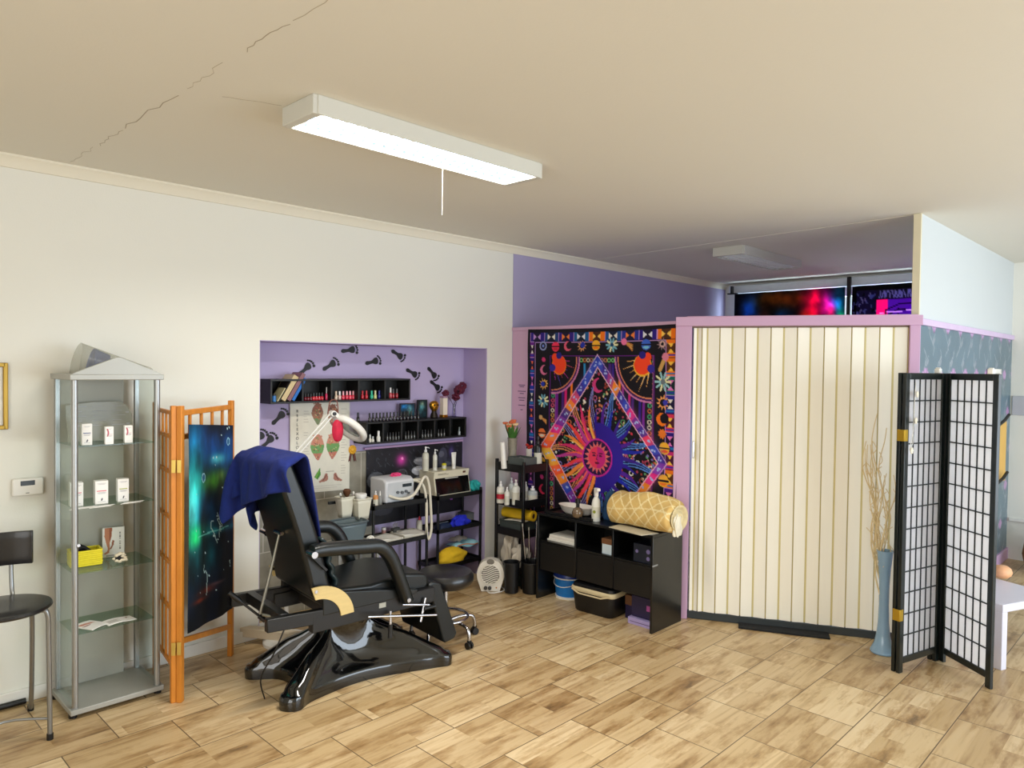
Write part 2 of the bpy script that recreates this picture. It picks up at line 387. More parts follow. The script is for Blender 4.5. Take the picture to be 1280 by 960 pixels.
# tapestry partition, pink rail, post and door frame
DA, DB = Vector((4.745, 2.835, 0)), Vector((5.425, 1.49, 0))
dd = (DB-DA).normalized(); dn = Vector((dd.y, -dd.x, 0))      # dn looks towards the camera side
if dn.dot(Vector((-1, -1, 0))) < 0: dn = -dn
struct(M().box(PXW, PXW+.05, 2.83, WY-.006, 0, 2.17).build('wall_partition', m_pink, smooth=False))
struct(M().box(PXW-.012, PXW+.062, 2.83, WY-.006, 2.17, 2.2).build('trim_5', m_pink, bevel=.003))
f = M()
def along(a, b, z0, z1, d0, d1):
    A, B = DA+dd*a, DA+dd*b
    f.hexa([(*(A+dn*d0).xy, z0), (*(B+dn*d0).xy, z0), (*(B+dn*d1).xy, z0), (*(A+dn*d1).xy, z0), (*(A+dn*d0).xy, z1), (*(B+dn*d0).xy, z1), (*(B+dn*d1).xy, z1), (*(A+dn*d1).xy, z1)])
DL = (DB-DA).length
along(-.08, .035, 0, 2.165, -.05, .045); along(DL-.045, DL+.02, 0, 2.165, -.05, .045); along(-.08, DL+.03, 2.16, 2.228, -.05, .06)
along(.0, DL, 2.222, 2.232, .0, .062)
struct(f.build('trim_6', m_pink, bevel=.004))
f = M(); along(.035, DL-.045, 0, .055, -.02, .02); struct(f.build('trim_7', mat('dark sill', (44, 50, 52), .6), bevel=.004))
f = M(); along(.035, DL-.045, 2.148, 2.16, -.012, .022); struct(f.build('trim_8', mat('door track', (120, 100, 84), .5)))
# folding door: one curtain of stiff boards joined by soft yellowed hinge strips
f = M(); nb = 16; a0, a1 = .045, DL-.05
edges = [a0, a0+.03, a0+.062, a0+.10] + [a0+.10+(a1-a0-.10)*(i+1)/(nb-1)*1. for i in range(nb-1)]
for i in range(len(edges)-1):
    e0, e1 = edges[i], edges[i+1]; tl = .006 if i % 2 else -.006
    f.mi = 0
    A0, A1 = DA+dd*(e0+.004), DA+dd*(e1-.004); mid = (A0+A1)/2
    P = []
    for z in (.058, 2.148):
        P += [(*(A0+dn*(.010-tl)).xy, z), (*(A1+dn*(.010+tl)).xy, z), (*(A1+dn*(.018+tl)).xy, z), (*(A0+dn*(.018-tl)).xy, z)]
    f.hexa(P)
    f.mi = 1; A0, A1 = DA+dd*(e1-.007), DA+dd*(e1+.007)
    f.hexa([(*(q+dn*d).xy, z) for z in (.06, 2.146) for q, d in ((A0, .004), (A1, .004), (A1, .013), (A0, .013))])
door = struct(f.build('door_1', [mat('cream vinyl', (248, 244, 230), .5, var=.02, scale=3, stretch=(12, 12, 1), bump=.03), mat('yellowed hinge strip', (206, 192, 136), .6)], smooth=False, bevel=.002))
h = M(); q = DA+dd*.062
for z in (1.20, 1.31): h.bar(q+dn*.018+Vector((0, 0, z)), q+dn*.045+Vector((0, 0, z)), .010, .012)
h.bar(q+dn*.045+Vector((0, 0, 1.194)), q+dn*.045+Vector((0, 0, 1.316)), .012, .012, up=dn); h.build('handle', m_chrome, door, bevel=.003)
# wallpapered wall with white upper boxing
BY = 1.5
wp = M(); wp.box(5.45, EX, BY, BY+.05, 0, 2.17)
struct(wp.build('wall_wallpaper', m_pink, smooth=False))
W = 3.15
pr = Print(W, 2.06, .0125, (78, 108, 124)); pr.mottle(.1, 10)
random.seed(11)
for col in range(9):
    for row in range(7):
        x, y = col*.37+(.185 if row % 2 else 0), row*.36
        st = [(x+.06*math.sin(k*.9+col)+.02*math.sin(k*2.1), y-.2+k*.05) for k in range(9)]
        pr.path(st, .012, (150, 160, 172), .8)
        for k in range(2, 8, 2):
            sx, sy2 = st[k]; d = 1 if k % 4 else -1
            pr.ell(sx+.045*d, sy2, .042, .014, (132, 142, 156), -.6*d); pr.path([(sx, sy2), (sx+.08*d, sy2-.05)], .008, (168, 178, 188), .7)
        cx, cy = x+.05, y+.03
        for k in range(5):
            an = -PI/2+(k-2)*.42; pr.ell(cx+.045*math.cos(an), cy+.05*math.sin(an), .05, .018, (168, 118, 172) if k % 2 else (192, 150, 200), an)
        pr.circ(cx, cy, .014, (120, 62, 122))
fx = lambda x, y: (5.46+x, np.full_like(x, BY-.003), 2.17-y)
struct(pr.sheet('wall_paper', fx, painted('wallpaper print', .28, spec=.5), o=(5.46, BY-.003, 0)))
struct(M().box(5.44, EX, BY-.022, BY+.06, 2.17, 2.215).build('trim_9', mat('lilac rail', (212, 190, 222), .5), bevel=.003))
struct(M().box(5.44, EX, BY-.02, BY, 0, .11).box(5.43, 5.46, BY-.012, BY, .11, 2.17).build('baseboard_right', mat('lilac skirting', (206, 170, 206), .5), bevel=.003))
struct(M().box(5.52, EX, BY+.0, BY+.04, 2.215, CZ).build('wall_upper', mat('upper boxing paint', (206, 212, 214), .6, var=.015, scale=2), smooth=False))
struct(M().box(5.505, 5.525, BY-.004, BY+.045, 2.215, CZ).build('trim_10', mat('cream edge strip', (226, 218, 190), .6), bevel=.002))
# far wall with its window, seen above the partition, and the plain wall past the wallpaper
e = M(); e.box(EX, EX+.1, -3.3, BY+.04, 0, CZ).box(EX, EX+.1, BY+.04, 4.95, 0, .9).box(EX, EX+.1, BY+.04, 4.95, 2.76, CZ).box(EX, EX+.1, 4.42, 4.95, .9, 2.76)
struct(e.build('wall_end', m_wall, smooth=False))
wn = M()
for y0, y1 in ((1.54, 1.6), (2.96, 3.04), (4.36, 4.42)): wn.box(EX+.02, EX+.08, y0, y1, .9, 2.76)
wn.box(EX+.02, EX+.08, 1.54, 4.42, .9, .97).box(EX+.02, EX+.08, 1.54, 4.42, 2.7, 2.76)
win = struct(wn.build('window_1', m_white, bevel=.004))
M().box(EX+.045, EX+.051, 1.6, 4.36, .97, 2.7).build('pane', m_glass, win, smooth=False)
struct(M().box(EX-.09, EX-.001, 1.545, 4.5, 2.80, 2.90).build('trim_11', mat('window head box', (226, 232, 238), .4), bevel=.01))
g = M(); g.mi = 0; g.box(EX-.012, EX, -.3, BY-.02, 1.43, 1.62); g.mi = 1; g.box(EX-.02, EX, -.3, BY-.02, .38, .41); g.box(EX-.014, EX, .3, 1.36, 1.75, 2.75); g.mi = 2; g.box(EX-.017, EX-.013, .36, 1.31, 1.8, 2.7)
struct(g.build('trim_12', [mat('grey band', (188, 190, 196), .6), m_white, mat('pale panel', (222, 224, 226), .6)], bevel=.003))
# walls behind the camera with the shop windows that light the room
b = M(); b.box(-2.6, 2.1, -3.4, -3.2, 0, CZ).box(7.7, EX+.1, -3.4, -3.2, 0, CZ).box(2.1, 7.7, -3.4, -3.2, 0, .3).box(2.1, 7.7, -3.4, -3.2, 2.6, CZ)
struct(b.build('wall_right', m_wall, smooth=False))
b = M(); b.box(-2.6, -2.4, -3.2, -2.3, 0, CZ).box(-2.6, -2.4, 1.9, 4.6, 0, CZ).box(-2.6, -2.4, -2.3, 1.9, 0, .35).box(-2.6, -2.4, -2.3, 1.9, 2.65, CZ)
struct(b.build('wall_front', m_wall, smooth=False))
b = M()
for x in (2.1, 3.95, 5.8, 7.64): b.box(x, x+.06, -3.33, -3.27, .3, 2.6)
b.box(2.1, 7.7, -3.33, -3.27, .3, .36).box(2.1, 7.7, -3.33, -3.27, 2.54, 2.6); struct(b.build('window_2', m_white, bevel=.004))
b = M()
for y in (-2.3, -.23, 1.84): b.box(-2.53, -2.47, y, y+.06, .35, 2.65)
b.box(-2.53, -2.47, -2.3, 1.9, .35, .41).box(-2.53, -2.47, -2.3, 1.9, 2.59, 2.65); struct(b.build('window_3', m_white, bevel=.004))

# ================================================================== LIGHT FITTINGS
def fitting(label, x0, x1, y0, y1, on):
    L, Wd = x1-x0, y1-y0
    r = thing('ceiling_light', label, 'light', ((x0+x1)/2, (y0+y1)/2, CZ))
    a, b, t = L/2, Wd/2, .012
    h = M(); h.box(-a, a, -b, b, -.006, 0)
    for s in (-1, 1): h.hexa([(-a, s*b-t/2, -.078), (a, s*b-t/2, -.078), (a, s*b+t/2, -.078), (-a, s*b+t/2, -.078), (-a, s*b-t/2, 0), (a, s*b-t/2, 0), (a, s*b+t/2, 0), (-a, s*b+t/2, 0)])
    for s in (-1, 1): h.box(s*a-.02, s*a+.02, -b, b, -.078, 0)
    h.build('housing', mat('enamelled housing', (206, 205, 196), .45, var=.02), r, bevel=.004)
    n = 22; lv = M()
    for i in range(1, n): x = -a+.02+(L-.04)*i/n; lv.box(x-.0012, x+.0012, -b+.012, b-.012, -.072, -.05)
    for yy in ((-.003,) if on else (-b*.5, 0, b*.5)): lv.box(-a+.02, a-.02, yy, yy+.004, -.074, -.05)
    lv.build('louvre', mat('polished louvre', (96, 124, 150), .3, .9, var=.02) if on else mat('white louvre', (236, 238, 240), .35, var=.01), r, smooth=False)
    tm = emit('lit tube', (255, 252, 244), 5.) if on else mat('unlit tube', (196, 200, 204), .4)
    for s in (-1, 1):
        M().cyl((-a+.03, s*b*.5, -.034), (a-.03, s*b*.5, -.034), .013, n=12).build('tube', tm, r)
    if on:
        l = area('tube_light', (0, 0, -.047), (0, 0, 0), L-.06, Wd-.05, 52, (1, .97, .90), PI); l.parent = r
    return r
lit = fitting('long white ceiling light, switched on, glowing over the black treatment chair', 1.545, 2.87, 2.62, 2.87, True)
fitting('unlit white ceiling light over the curtained room behind the partition', 5.93, 7.12, 3.0, 3.29, False)
tag(M((2.342, 2.79, 2.852)).cyl((2.342, 2.79, 2.852), (2.342, 2.79, 2.60), .0009, n=6).ball((2.342, 2.79, 2.599), .0018, 8, 6).build('pull_cord', m_white), 'thin white pull cord hanging from the lit ceiling light', 'cord')

# ================================================================== LEFT WALL: picture, thermostat, stool chair
r = thing('picture_frame', 'gold picture frame at the left edge of the photo above the thermostat', 'picture', (.68, WY, 1.66))
f = M(); w_, h_, t_ = .19, .165, .022
for s in (-1, 1): f.box(s*w_-t_/2, s*w_+t_/2, -.02, 0, -h_-t_/2, h_+t_/2); f.box(-w_, w_, -.02, 0, s*h_-t_/2, s*h_+t_/2)
f.build('frame', mat('gold frame', (176, 140, 52), .35, .5), r, bevel=.004)
pr = Print(.36, .31, .01, (236, 234, 226)); pr.mottle(.05); pr.glow(.18, .16, .08, .06, (170, 160, 140), .6)
pr.sheet('print', lambda x, y: (x-.18, np.full_like(x, -.006), .155-y), painted('faint print'), r)
r = thing('thermostat', 'white wall thermostat with a dark display left of the glass cabinet', 'thermostat', (.968, WY, 1.17))
M().box(-.072, .072, -.026, 0, -.047, .047).build('housing', m_white, r, bevel=.008)
M().box(-.036, .03, -.0275, -.024, .008, .034).build('display', mat('dark display', (52, 60, 66), .2), r, bevel=.001)
M().box(-.012, .004, -.0272, -.024, -.034, -.03).build('maker_mark', mat('grey mark', (120, 118, 112), .5), r)

r = thing('bar_chair', 'round black seated chair with grey steel legs left of the glass cabinet', 'chair', (.765, 4.1, 0))
m_vinyl = mat('black vinyl seat', (22, 22, 24), .32, var=.15, coat=.2)
m_leg = mat('grey steel tube', (150, 152, 152), .32, .8, var=.04)
M().lathe([(0, .655), (.15, .655), (.19, .662), (.2, .672), (.195, .683), (.17, .689), (.08, .686), (0, .685)], n=40).build('seat', m_vinyl, r)
for sx, sy in ((1, -1), (-1, -1), (1, 1), (-1, 1)):
    if sy < 0: pts = [(0.02*sx, -.02, .645), (sx*.135, -.05, .645), (sx*.165, -.06, .625), (sx*.172, -.055, .5), (sx*.178, -.05, .01)]
    else: pts = [(0.02*sx, .0, .64), (sx*.1, .02, .64), (sx*.125, .05, .62), (sx*.16, .22, .2), (sx*.185, .36, .01)]
    lg = M().tube(spline(pts, 5), .0115).build('leg', m_leg, r)
    M().cyl((pts[-1][0], pts[-1][1], 0), (pts[-1][0], pts[-1][1], .03), .015).build('foot_cap', m_blackp, lg)
for sx in (-.1, .075): M().tube(spline([(sx, .12, .66), (sx, .19, .67), (sx, .22, .75), (sx, .235, .96)], 5), .01).build('back_tube', m_leg, r)
bk = M().surf(lambda u, v: (-.19+.35*u, .235-.12*(abs(u-.5)*2)**2*.4, .825+.165*v), 12, 4)
bk.build('backrest', m_vinyl, r, solid=.022, bevel=.003)
M().tube(spline([(.178, -.04, .1), (.0, .02, .12), (-.178, -.04, .1)], 4), .006).build('stretcher', m_leg, r)

# ================================================================== GLASS DISPLAY CABINET
vx0, vx1, vy0, vy1 = 1.085, 1.505, 4.20, 4.545
r = thing('display_cabinet', 'tall glass display cabinet with grey posts and a gabled top', 'cabinet', ((vx0+vx1)/2, (vy0+vy1)/2, 0))
o = r.location.copy(); m_vit = mat('silver grey laminate', (170, 170, 164), .45, .25, var=.04)
B = lambda: M(o)
B().box(vx0-.02, vx1+.02, vy0-.02, vy1+.005, .022, .05).build('base', m_vit, r, bevel=.004)
b = B()
for x in (vx0, vx1):
    for y in (vy0+.02, vy1-.02): b.cyl((x, y, 0), (x, y, .024), .02)
b.b.free()
for x in (vx0, vx1):
    for y in (vy0+.02, vy1-.02): B().cyl((x, y, 0), (x, y, .024), .02).build('foot', m_blackp, r)
B().box(vx0-.02, vx1+.02, vy0-.02, vy1+.005, 1.752, 1.782).build('top', m_vit, r, bevel=.004)
B().prism([(vx0-.015, 1.78), (vx1+.015, 1.78), (vx1-.02, 1.798), ((vx0+vx1)/2+.01, 1.872), ((vx0+vx1)/2-.01, 1.872), (vx0+.02, 1.798)], 'y', vy0-.015, vy0+.004).build('gable', m_vit, r, bevel=.002)
for x in (vx0+.008, vx1-.008):
    B().cyl((x, vy0+.008, .05), (x, vy0+.008, 1.753), .0155).build('post', m_alu, r)
    B().box(x-.012, x+.012, vy1-.026, vy1-.002, .05, 1.753).build('post', m_alu, r, bevel=.002)
B().box(vx0+.012, vx1-.08, vy1-.02, vy1-.008, .05, 1.753).build('back_panel', mat('grey back panel', (168, 168, 158), .5, var=.05, scale=2), r, smooth=False)
for x in (vx0+.004, vx1-.008): B().box(x, x+.004, vy0+.02, vy1-.028, .052, 1.75).build('side_pane', m_glass, r, smooth=False)
m_shg = pane('shelf glass', (222, 236, 228), .08)
for z in (1.408, 1.085, .742, .425):
    B().box(vx0+.014, vx1-.014, vy0+.035, vy1-.028, z-.006, z).build('shelf', m_shg, r, smooth=False)
B().cyl((vx0+.02, vy0+.0, .9), (vx0+.02, vy0-.014, .9), .008).build('door_knob', m_chrome, r)
# clear plastic visor lying on the cabinet behind the gable
r = thing('plastic_visor', 'clear plastic visor with a blue pad lying on top of the glass cabinet', 'visor', (1.3, 4.37, 1.782))
cl = cloudy('clear plastic', (238, 238, 234), .14, .15)
M().surf(lambda u, v: (-.165+.375*u+.035*math.sin(PI*v)*(1-u), .085*math.cos(PI*v)+.01, .165*math.sin(PI*v)**.7*(1-.78*u)+.001), 10, 14).build('shield', cl, r, solid=.002)
M().surf(lambda u, v: (-.10+.075*u+.03*math.sin(PI*v), .06*math.cos(PI*v), .135*math.sin(PI*v)**.8*(1-.25*u)+.001), 6, 12).build('pad', mat('blue pad', (28, 72, 150), .7), r, solid=.004)
# boxes in the cabinet
def carton(name, label, p, w_, d_, h_, stripe, rz=-.12, group=None, mark=True):
    r = thing(name, label, 'box', p, rz, group)
    M().box(-w_/2, w_/2, -d_/2, d_/2, 0, h_).build('carton', mat('white card', (244, 243, 240), .5, var=.01), r, bevel=.001)
    m = M(); y = -d_/2-.0006
    m.mi = 0; m.box(-w_*.36, w_*.36, y, y+.001, h_*.55, h_*.585)
    m.mi = 1
    for zz, k in ((.88, .34), (.845, .24), (.50, .3), (.47, .36), (.44, .26), (.1, .3)): m.box(-w_*k, w_*k, y, y+.001, h_*zz, h_*(zz+.013))
    if mark: m.mi = 2; m.plate((0, y, h_*.2), (1, 0, 0), (0, 0, 1), [(-.004, -.006), (.001, -.007), (.005, .002), (.003, .009), (-.001, .004)], .0008)
    m.build('print', [mat(f'stripe {stripe}', stripe, .5), mat('grey print', (170, 170, 176), .6), mat('dark print', (70, 70, 84), .6)], r, smooth=False)
    return r
z = 1.408
carton('product_box', 'white product box with a dark blue stripe, left on the cabinet\'s top shelf', PZ(108, 556, z), .048, .04, .112, (40, 60, 130))
for px, lb in ((136, 'white box with a red curve in the middle of the cabinet\'s top shelf'), (160, 'white box with a red curve at the right of the cabinet\'s top shelf')):
    p = PZ(px, 555 if px < 150 else 553, z); r = carton('product_box', lb, p, .04, .034, .094, (214, 200, 206), mark=False)
    M().plate((-.008, -.0182, .05), (1, 0, 0), (0, 0, 1), [(-.004, .034), (.002, .03), (.006, .018), (.006, .004), (.001, -.008), (-.004, -.008), (.0, .004), (.0, .018), (-.004, .028)], .0008).build('emblem', mat('rose print', (190, 90, 110), .6), r)
z = 1.085
carton('product_box', 'white box cut off by the cabinet post, left on the second shelf', PZ(95, 632, z), .06, .055, .124, (220, 120, 140))
carton('product_box', 'white box with a red stripe in the middle of the cabinet\'s second shelf', PZ(126, 629, z), .062, .055, .124, (214, 60, 90))
carton('product_box', 'white box with a yellow green stripe on the cabinet\'s second shelf', PZ(153, 626, z), .055, .05, .124, (170, 180, 60))
for px, py, lb in ((104, 635, 'white card lying at the left of the cabinet\'s second shelf'), (128, 633, 'white card lying before the red striped box'), (166, 628, 'white card lying right of the yellow green striped box')):
    p = PZ(px, py, z); m = M(p); q = .045
    tag(m.hexa([(p.x+a*q*1.1+b_*.02, p.y+b_*q*.5, z+.0006+t) for t in (0, .0012) for a, b_ in ((-1, -1), (1, -1), (1, 1), (-1, 1))]).build('card', mat('white card', (244, 243, 240))), lb, 'card')
# clear pouch standing behind the top shelf boxes
r = thing('plastic_pouch', 'printed clear plastic pouch standing behind the boxes on the top shelf', 'pouch', (1.30, 4.46, 1.408))
poly = [(-.17, 0), (-.18, .2), (-.05, .215), (.08, .215), (.125, .195), (.155, .14), (.16, .07), (.14, 0)]
M().plate((0, .02, 0), (1, 0, 0), (0, 0, 1), poly, .003).build('sleeve', cloudy('milky plastic', (198, 198, 186), .5, .2), r)
m = M()
for i in range(15): m.box(-.15+.1*(i % 3), -.08+.1*(i % 3)-.02*(i % 2), .0155, .0168, .19-.011*(i//3)*2.4, .193-.011*(i//3)*2.4)
for x, z_ in ((.12, .15), (.125, .085)): m.box(x, x+.018, .0155, .0168, z_, z_+.008)
m.build('print', mat('grey print', (150, 150, 146), .6), r, smooth=False)
# third shelf: yellow basket, brochure, shells; fourth shelf: leaflets
z = .742
p = PZ(103, 708, z)
r = thing('basket', 'small bright yellow woven basket on the cabinet\'s third shelf', 'basket', (p.x+.02, p.y+.03, z), -.1)
b = M(); a, d, hh = .072, .05, .088
b.hexa([(-a*.94, -d*.94, 0), (a*.94, -d*.94, 0), (a*.94, d*.94, 0), (-a*.94, d*.94, 0), (-a, -d, .004), (a, -d, .004), (a, d, .004), (-a, d, .004)])
for i in range(8):
    z0 = .003+i*.0106
    k = .002 if i % 2 else 0
    for s in (-1, 1): b.box(-a-k, a+k, s*d-.004-k, s*d+.004+k, z0, z0+.0098); b.box(s*a-.004-k, s*a+.004+k, -d, d, z0, z0+.0098)
b.build('basket_body', mat('yellow straw', (238, 222, 40), .6, var=.12, scale=60), r, bevel=.0015)
c_ = M().surf(lambda u, v: (-.058+.116*u, -.04+.08*v, .07+.02*math.sin(u*5)+.016*math.sin(v*7+u*3)), 10, 8)
c_.build('dark_cloth', mat('dark cloth', (26, 26, 30), .9, var=.3), r, solid=.006)
p = PZ(145, 697, z)
r = thing('brochure', 'standing white brochure showing bare legs on the cabinet\'s third shelf', 'brochure', (p.x, p.y+.05, z), -.12)
pr = Print(.112, .165, .0025, (240, 240, 238))
sk, sk2 = (196, 132, 100), (160, 96, 70)
pr.poly([(.012, 0), (.05, 0), (.046, .05), (.036, .09), (.036, .125), (.03, .125), (.02, .09), (.01, .045)], sk)
pr.poly([(.036, .0), (.05, 0), (.044, .055), (.036, .08), (.034, .05)], sk2)
pr.poly([(.028, .115), (.038, .115), (.034, .14), (.012, .15), (.008, .143), (.024, .132)], sk); pr.poly([(.05, .07), (.06, .075), (.056, .1), (.044, .122), (.036, .12), (.046, .1)], sk2)
for i in range(22): pr.rect(.086, .094, .03+i*.0045, .0325+i*.0045, (90, 90, 94), .8 if i not in (9, 10, 16) else 0)
for i in range(3): pr.rect(.02, .06, .154+i*.003, .155+i*.003, (170, 170, 170))
pr.sheet('front_cover', lambda x, y: (x-.056, -.012-.08*y*.12+0*x, .165-y), painted('brochure print', .4), r, solid=.001)
M().plate((.056, .0, 0), (-1, .25, 0), (0, 0, 1), [(0, 0), (.112, 0), (.112, .162), (0, .162)], .001).build('back_cover', mat('white card', (244, 243, 240)), r)
p = PZ(150, 703, z)
r = thing('shell_cluster', 'cluster of white shells in front of the legs brochure', 'ornament', (p.x, p.y, z), 0)
random.seed(5); m = M()
for i in range(34):
    t, ph = random.random()*2*PI, random.random()*PI*.5
    m.ball((.03*math.cos(t)*math.cos(ph), .026*math.sin(t)*math.cos(ph), .008+.042*math.sin(ph)), (.011, .008, .008), 8, 6)
m.build('shells', mat('cream shell', (226, 214, 188), .4, var=.25, scale=40), r); M().ball((0, 0, .022), (.026, .022, .021)).build('core', mat('dark cloth', (26, 26, 30)), r)
z = .425
def leaflet(label, px, py, w_, d_, rz, pic):
    p = PZ(px, py, z); r = thing('leaflet', label, 'leaflet', (p.x, p.y, z+.0005), rz)
    pr = Print(w_, d_, .003, (240, 238, 234))
    if pic:
        pr.poly([(.01, .02), (.05, .03), (.09, .04), (.1, .055), (.06, .06), (.02, .05)], (200, 140, 120)); pr.poly([(.01, .06), (.06, .066), (.05, .076), (.015, .072)], (150, 90, 84))
    else:
        pr.star(w_*.8, d_*.3, .016, .006, 4, (120, 80, 50), .4)
        for i in range(5): pr.rect(.015, .075-.01*(i % 2), .03+.009*i, .033+.009*i, (180, 176, 170))
    pr.sheet('print', lambda x, y: (x-w_/2, d_/2-y, .004+.004*np.sin(x*30)), painted('leaflet print', .5), r, solid=.0035)
leaflet('white leaflet with a picture of feet on the cabinet\'s lowest shelf', 114, 782, .12, .14, .5, True)
leaflet('white leaflet with a small brown star on the cabinet\'s lowest shelf', 149, 776, .15, .09, .12, False)

# ================================================================== BAMBOO SCREEN BESIDE THE CABINET
m_bam = mat('varnished bamboo', (206, 130, 44), .4, var=.22, scale=6, stretch=(6, 6, 1), bump=.05, bscale=30)
m_ricep = mat('white paper', (236, 232, 222), .8, var=.02)
hx, hy = 1.535, 4.02
r = thing('folding_screen', 'low orange bamboo folding screen with white paper beside the glass cabinet', 'screen', (hx, hy, 0))
o = Vector((hx, hy, 0)); B = lambda: M(o)
def leaf(pa, pb, name):
    pa, pb = Vector((*pa, 0)), Vector((*pb, 0)); d = (pb-pa).normalized(); Lw = (pb-pa).length
    at = lambda t, z: Vector((pa.x+d.x*t, pa.y+d.y*t, z))
    for t in (.017, Lw-.017): B().bar(at(t, 0), at(t, 1.615), .03, .034, up=d).build('stile', m_bam, r, bevel=.004)
    return at, Lw, d
at, Lw, d = leaf((1.537, 4.005), (2.035, 4.45), 'b')
for z0, z1 in ((1.575, 1.575), (1.445, 1.445), (.33, .19)): B().bar(at(.03, z0), at(Lw-.03, z1), .022, .03).build('rail', m_bam, r, bevel=.003)
for i in range(4): t = .12+i*.135; B().bar(at(t, 1.45), at(t, 1.57), .016, .016, up=d).build('spindle', m_bam, r, bevel=.003)
at2, Lw2, d2 = leaf((1.519, 4.022), (1.59, 4.50), 'a')
for z0 in (1.575, 1.445, 1.25, 1.0, .75, .5, .2): B().bar(at2(.03, z0), at2(Lw2-.03, z0), .018, .022).build('rail', m_bam, r, bevel=.003)
for i in range(4): t = .1+i*.09; B().bar(at2(t, .2), at2(t, 1.57), .012, .012, up=d2).build('lattice_bar', m_bam, r, bevel=.002)
p = B(); n2 = Vector((-d2.y, d2.x, 0))
p.bar(at2(.035, .2)-n2*.008, at2(.035, 1.44)-n2*.008, .001, .001); pl = B().plate(at2(.035, .2)-n2*.004, d2, (0, 0, 1), [(0, 0), (Lw2-.07, 0), (Lw2-.07, 1.24), (0, 1.24)], .001); pl.build('paper_panel', m_ricep, r); p.b.free()
m_brass = mat('brass', (206, 176, 92), .35, .8)
for z0 in (1.29, .30):
    h = B()
    for s, q in ((-1, Vector((1.512, 4.012, 0))), (1, Vector((1.536, 3.998, 0)))):
        h.bar(q+Vector((0, 0, z0-.035)), q+Vector((0, 0, z0+.035)), .022, .004, up=(-.6, -.7, 0))
    h.build('hinge', m_brass, r, bevel=.001)
# galaxy cloth hung over the right leaf
cw, chh = .565, 1.14
pr = Print(cw, chh, .006, (6, 14, 28))
for x, y, rx, ry, c, a in ((.1, .12, .2, .1, (10, 60, 130), .8), (.45, .18, .2, .12, (14, 90, 170), .8), (.3, .1, .3, .05, (20, 60, 120), .6), (.06, .4, .1, .3, (20, 160, 165), .95), (.03, .5, .07, .2, (110, 235, 220), .7), (.05, .6, .2, .05, (30, 220, 150), .9), (.07, .63, .07, .05, (40, 250, 130), .9), (.35, .33, .16, .06, (90, 180, 30), .75), (.36, .2, .1, .03, (110, 235, 225), .6), (.4, .3, .05, .03, (190, 240, 90), .6), (.4, .62, .2, .02, (40, 170, 180), .7), (.2, .75, .15, .1, (10, 90, 90), .6), (.3, .5, .25, .1, (8, 60, 100), .7), (.2, .95, .1, .02, (120, 40, 24), .8), (.14, .99, .08, .015, (170, 60, 34), .8), (.35, .93, .1, .01, (90, 60, 60), .7), (.5, .45, .1, .2, (8, 40, 80), .8)): pr.glow(x, y, rx, ry, c, a)
pr.mottle(.9, 6)
for x, y, q in ((.17, .3, .024), (.5, .1, .02), (.51, .42, .02)): pr.ring(x, y, q, .006, (150, 200, 220)); pr.circ(x, y, q*.8, (40, 90, 130))
for k in range(26):
    x, y = rng.random()*cw, rng.random()*chh*.9; pr.circ(x, y, .0035+.003*rng.random(), (200, 230, 235))
random.seed(2)
for s in ((.34, .52), (.36, .54), (.3, .56), (.2, .8)):
    x, y = s
    for k in range(7):
        nx, ny = x+random.uniform(-.03, .03), y+random.uniform(.0, .035); pr.line((x, y), (nx, ny), .006, (200, 230, 225), .8); x, y = nx, ny
pr.line((.1, .63), (.5, .615), .007, (150, 240, 220), .6)
nv = Vector((d.y, -d.x, 0))
def cf(x, y):
    t = .0+x; sl = .055*(x/cw)
    off = .024+.006*np.sin(x*21)*np.minimum(1, y*2)+.004*np.sin(x*9+y*4)
    z = 1.515-y*(1+.0*x)-sl*.9+.0*x
    return 1.565+d.x*t+nv.x*off, 4.0+d.y*t+nv.y*off, z
# the cloth's top edge folds back over the rail
tag(pr.sheet('galaxy_cloth', cf, painted('nebula print', .75), o=(1.8, 4.2, 1.5), solid=.003), 'teal and black galaxy cloth draped over the bamboo screen', 'cloth')

# ================================================================== THE NICHE: wall shelves
m_shelf = mat('black ash veneer', (18, 18, 17), .5, var=.25, scale=14, stretch=(1, 8, 8))
def wall_shelf(label, x0, x1, y0, z0, z1, divs, back=True):
    r = thing('wall_shelf', label, 'shelf', ((x0+x1)/2, 4.895, z0)); o = r.location.copy(); B = lambda: M(o); t = .014
    B().box(x0, x1, y0, 4.894, z1-t, z1).build('top_board', m_shelf, r, bevel=.0015)
    B().box(x0, x1, y0, 4.894, z0, z0+t).build('bottom_board', m_shelf, r, bevel=.0015)
    for x in (x0, x1-t): B().box(x, x+t, y0, 4.894, z0+t, z1-t).build('end_board', m_shelf, r, bevel=.0015)
    for x in divs: B().box(x-t/2, x+t/2, y0+.003, 4.89, z0+t, z1-t).build('divider', m_shelf, r, bevel=.0015)
    B().box(x0+t, x1-t, 4.886, 4.893, z0+t, z1-t).build('back_board', m_shelf, r, smooth=False)
    return r
wall_shelf('long black cubby shelf holding books and red nail polish, high in the niche', 2.43, 3.645, 4.72, 1.567, 1.74, (2.68, 2.917, 3.154, 3.399))
wall_shelf('black cubby shelf with small bottles and pictures on top, in the niche corner', 3.222, 4.262, 4.72, 1.229, 1.402, [PY(p, 540, 4.72).x for p in (479.5, 502.5, 523, 543.7, 563)])
